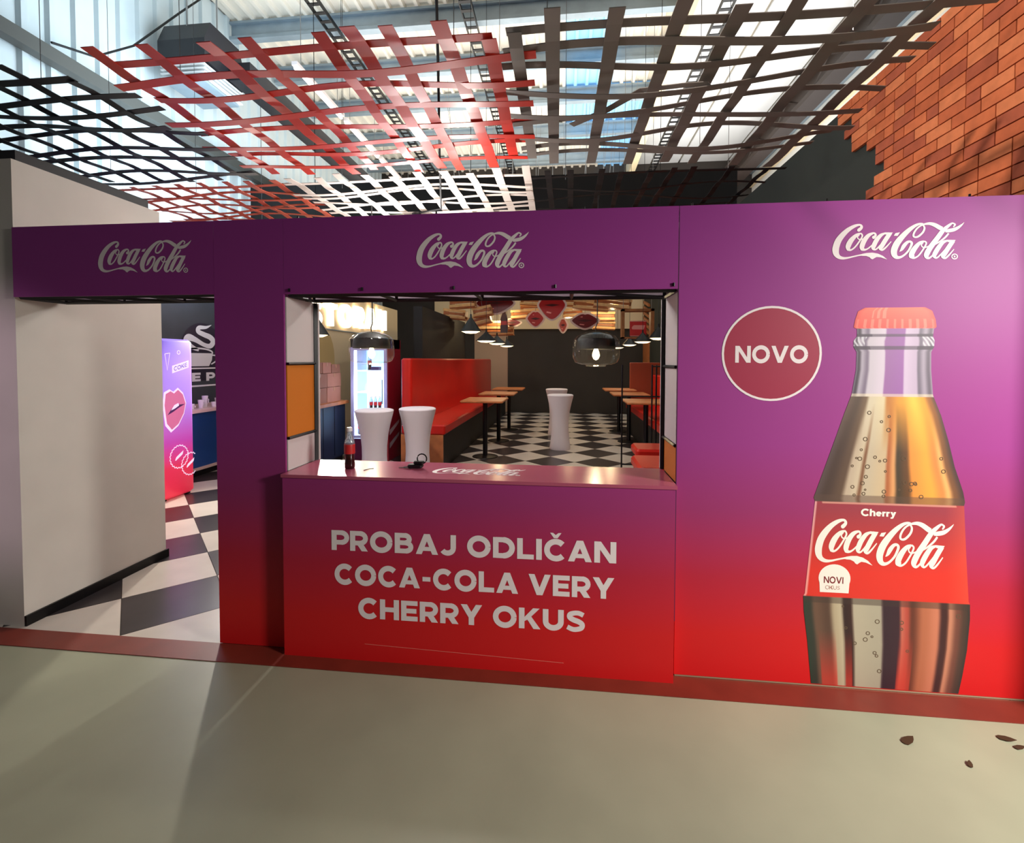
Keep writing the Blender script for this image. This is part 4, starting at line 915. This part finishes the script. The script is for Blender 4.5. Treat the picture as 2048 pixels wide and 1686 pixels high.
# ================================================================== BEHIND THE DOORWAY
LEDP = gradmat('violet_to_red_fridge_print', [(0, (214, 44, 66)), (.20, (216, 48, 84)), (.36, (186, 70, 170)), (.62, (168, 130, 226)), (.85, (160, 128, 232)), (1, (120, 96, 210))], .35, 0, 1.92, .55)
t = thing('printed_fridge', (-4.95, 2.72, 0), 'tall violet to red printed fridge with lips and bottle caps beside the white wall', 'fridge')
MB().rbox((-.32, -.28, .02), (.32, .24, 1.92), .07, 6).build('casing', LEDP, t, True, 50)
for x in (-.25, .25):
    for y in (-.2, .16): MB().box((x-.03, y-.03, 0), (x+.03, y+.03, .03)).build('foot', BLACK, t)
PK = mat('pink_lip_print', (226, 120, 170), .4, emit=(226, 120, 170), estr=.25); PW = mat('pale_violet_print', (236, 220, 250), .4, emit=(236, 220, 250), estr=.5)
o_, u_, v_ = (.3215, 0, 0), (0, 1, 0), UZ
lb = [(-.22, 1.14), (-.20, 1.27), (-.13, 1.30), (-.08, 1.27), (-.02, 1.31), (.05, 1.25), (.09, 1.14), (.06, 1.02), (-.02, .90), (-.12, .84), (-.19, .92)]
g = MB().flat([[(x*1.12-.0, (z-1.1)*1.12+1.1) for x, z in lb]], o_, u_, v_).build('lips_border', PW, t)
MB().flat([lb], (.3225, 0, 0), u_, v_).build('lips_print', PK, g)
MB().flat([[(-.18, 1.02), (-.12, 1.09), (-.03, 1.13), (.08, 1.13), (-.02, 1.09), (-.10, 1.05)]], (.3232, 0, 0), u_, v_).build('mouth_print', mat('purple_mouth', (90, 40, 110), .5), g)
MB().flat([[(-.13, 1.07), (-.08, 1.13), (-.02, 1.15), (-.01, 1.12), (-.07, 1.09)]], (.3238, 0, 0), u_, v_).build('teeth_print', PW, g)
for cy_, cz_ in ((-.02, .50), (.15, .38)):
    rr = .135
    pts = [(cy_+(rr+.006*math.cos(a*21))*math.cos(a), cz_+(rr+.006*math.cos(a*21))*math.sin(a), .010) for a in [2*math.pi*i/126 for i in range(127)]]
    MB().flat([[q for q in s] for s in stroke(pts, smooth=False) if max(p[0] for p in s) < .235], (.3228, 0, 0), u_, v_).build('cap_outline', PW, t)
    MB().flat([[(cy_-.06+p[0]*.2+0*p[1], cz_-.045+p[1]*.2+p[0]*.12) for p in q] for q in LOGOS if max(cy_-.06+p[0]*.2 for p in q) < .235], (.3228, 0, 0), u_, v_).build('cap_lettering', PW, t)
lg = MB().flat([[(-.10, 1.51), (.15, 1.575), (.15, 1.665), (-.10, 1.60)]], (.3222, 0, 0), u_, v_).build('label_print', PW, t)
P, wd = text2d('COKE', .2, .12); MB().flat([[(p[0], p[1]+(p[0]+.08)*.26) for p in q] for q in fit(P, wd, -.075, .125, 1.535, .05)], (.3229, 0, 0), u_, v_).build('label_lettering', mat('violet_lettering', (150, 130, 220), .4), lg)
MB().flat(ring(-.0, 1.76, .022, .008, 16), (.3222, 0, 0), u_, v_).build('dot_print', PW, t)
MB().flat(stroke([(-.2, 1.74, .008), (-.13, 1.75, .008), (-.17, 1.55, .008), (-.2, 1.74, .008)], smooth=False), (.3222, 0, 0), u_, v_).build('triangle_print', PW, t)
light('printed_fridge_light', 'POINT', (-4.3, 3.2, 1.75), 5, (.65, .55, 1), size=.2)
# coffee bar
t = thing('coffee_bar', (-5.45, 4.3, 0), 'deep blue coffee bar with a pale worktop seen through the doorway', 'counter')
MB().box((-.35, -1.2, .12), (.28, 1.2, .92)).build('body', mat('deep_blue_bar', (22, 60, 120), .4), t)
MB().box((-.33, -1.18, 0), (.22, 1.18, .12)).build('plinth', BLACK, t)
MB().box((.22, -1.18, .10), (.30, 1.2, .14)).build('foot_rail', mat('pale_wood_rail', (190, 160, 150), .4), t)
MB().box((-.38, -1.22, .92), (.33, 1.22, .965)).build('worktop', mat('pale_pink_top', (226, 186, 186), .4), t)
for k, y in enumerate((3.72, 3.84, 3.98, 4.10, 4.24, 4.38)):
    t = thing('coffee_cup', (-5.32+.05*(k % 2), y, .965), ['nearest', 'second', 'third', 'fourth', 'fifth', 'farthest'][k]+' white cup on the coffee bar', 'cup', 'white cups on the coffee bar')
    h_ = .07+.05*(k % 3)
    MB().lathe([(0, .0), (.028, 0), (.036, h_*.6), (.042, h_), (.038, h_), (.03, h_*.5), (0, .01)], k=16).build('bowl', mat('white_china', (240, 230, 236), .25), t, True)
    MB().tube([(.036, 0, h_*.75), (.06, 0, h_*.7), (.058, 0, h_*.4), (.034, 0, h_*.35)], .006, 6).build('handle', MATS['white_china'], t, True)
# sign on the slate wall
t = thing('coffee_sign', (-5.895, 4.6, 0), 'round white coffee cup sign with lettering on the dark slate wall', 'sign')
SW = mat('white_sign_paint', (238, 236, 246), .5)
o_ = (.006, 0, 0)
cs = lambda P: [[(q[0]*.84, 2.25+(q[1]-2.32)*.762) for q in p] for p in P]
MB().flat([disc(.05, 1.80, .47, 48)], (.003, 0, 0), u_, v_).build('dark_disc', mat('dark_navy_disc', (38, 30, 52), .6), t)
st = stroke([(.30, 2.32, .01), (.16, 2.26, .06), (-.02, 2.24, .09), (-.05, 2.16, .10), (.10, 2.10, .11), (.26, 2.05, .12), (.34, 1.96, .13), (.26, 1.86, .11), (.10, 1.88, .09), (-.12, 1.98, .11), (-.28, 2.02, .15), (-.34, 1.94, .14), (-.24, 1.84, .11), (-.04, 1.76, .05)], 6)
MB().flat(cs(st), o_, u_, v_).build('steam_mark', SW, t)
cup = [(-.42, 1.70), (.32, 1.70), (.30, 1.55), (.22, 1.42), (-.32, 1.42), (-.40, 1.55)]
MB().flat(cs([cup]+stroke(arc(-.05, 1.71, .37, .09, 0, 360, .035, 30), smooth=False)+stroke([(.30, 1.66, .03), (.44, 1.64, .03), (.42, 1.54, .03), (.28, 1.46, .03)], 5)), o_, u_, v_).build('cup_mark', SW, t)
MB().flat(cs([[(-.5, 1.36), (.42, 1.36), (.42, 1.39), (-.5, 1.39)], [(-.45, .985), (.42, .985), (.42, 1.02), (-.45, 1.02)]]), o_, u_, v_).build('rule_line', SW, t)
letters(t, 'EE PI', -.40, .40, 1.32, .14, o_, u_, v_, SW, .30, .14)
# lamp that throws the light patch out through the doorway
cone((-4.72, 4.5, 2.7), .17, 'black cone pendant over the walkway behind the pillar', .16, 8, 5.85)
light('walkway_lamp', 'SPOT', (-4.72, 4.5, 2.66), 900, (1, .92, .80), (-2.5, -.3, 0), .10, spot=80)

# dry leaves on the concrete at the right
LEAF = mat('dry_brown_leaf', (70, 44, 22), .8)
for k, (px, py, a, sz) in enumerate(((1815, 1483, 30, .035), (2010, 1479, -20, .032), (2038, 1497, 10, .022), (1940, 1531, 60, .018))):
    p = atZ(px, py, 0)
    pts = [(sz*math.cos(R(q))*(1+.2*math.cos(R(q*3))), sz*.5*math.sin(R(q))) for q in range(0, 360, 40)]
    o = MB().prism(pts, (0, 0, .001), (1, 0, .12), (0, 1, 0), (0, 0, .002)).build('dry_leaf', LEAF)
    o.location = (p.x, p.y, .004); o.rotation_euler.z = R(a)
    tag(o, ['largest dry leaf', 'dry leaf beside the red floor strip', 'small dry leaf at the far right', 'tiny dry leaf nearest the camera'][k]+' on the grey concrete floor', 'leaf', 'dry leaves on the floor')
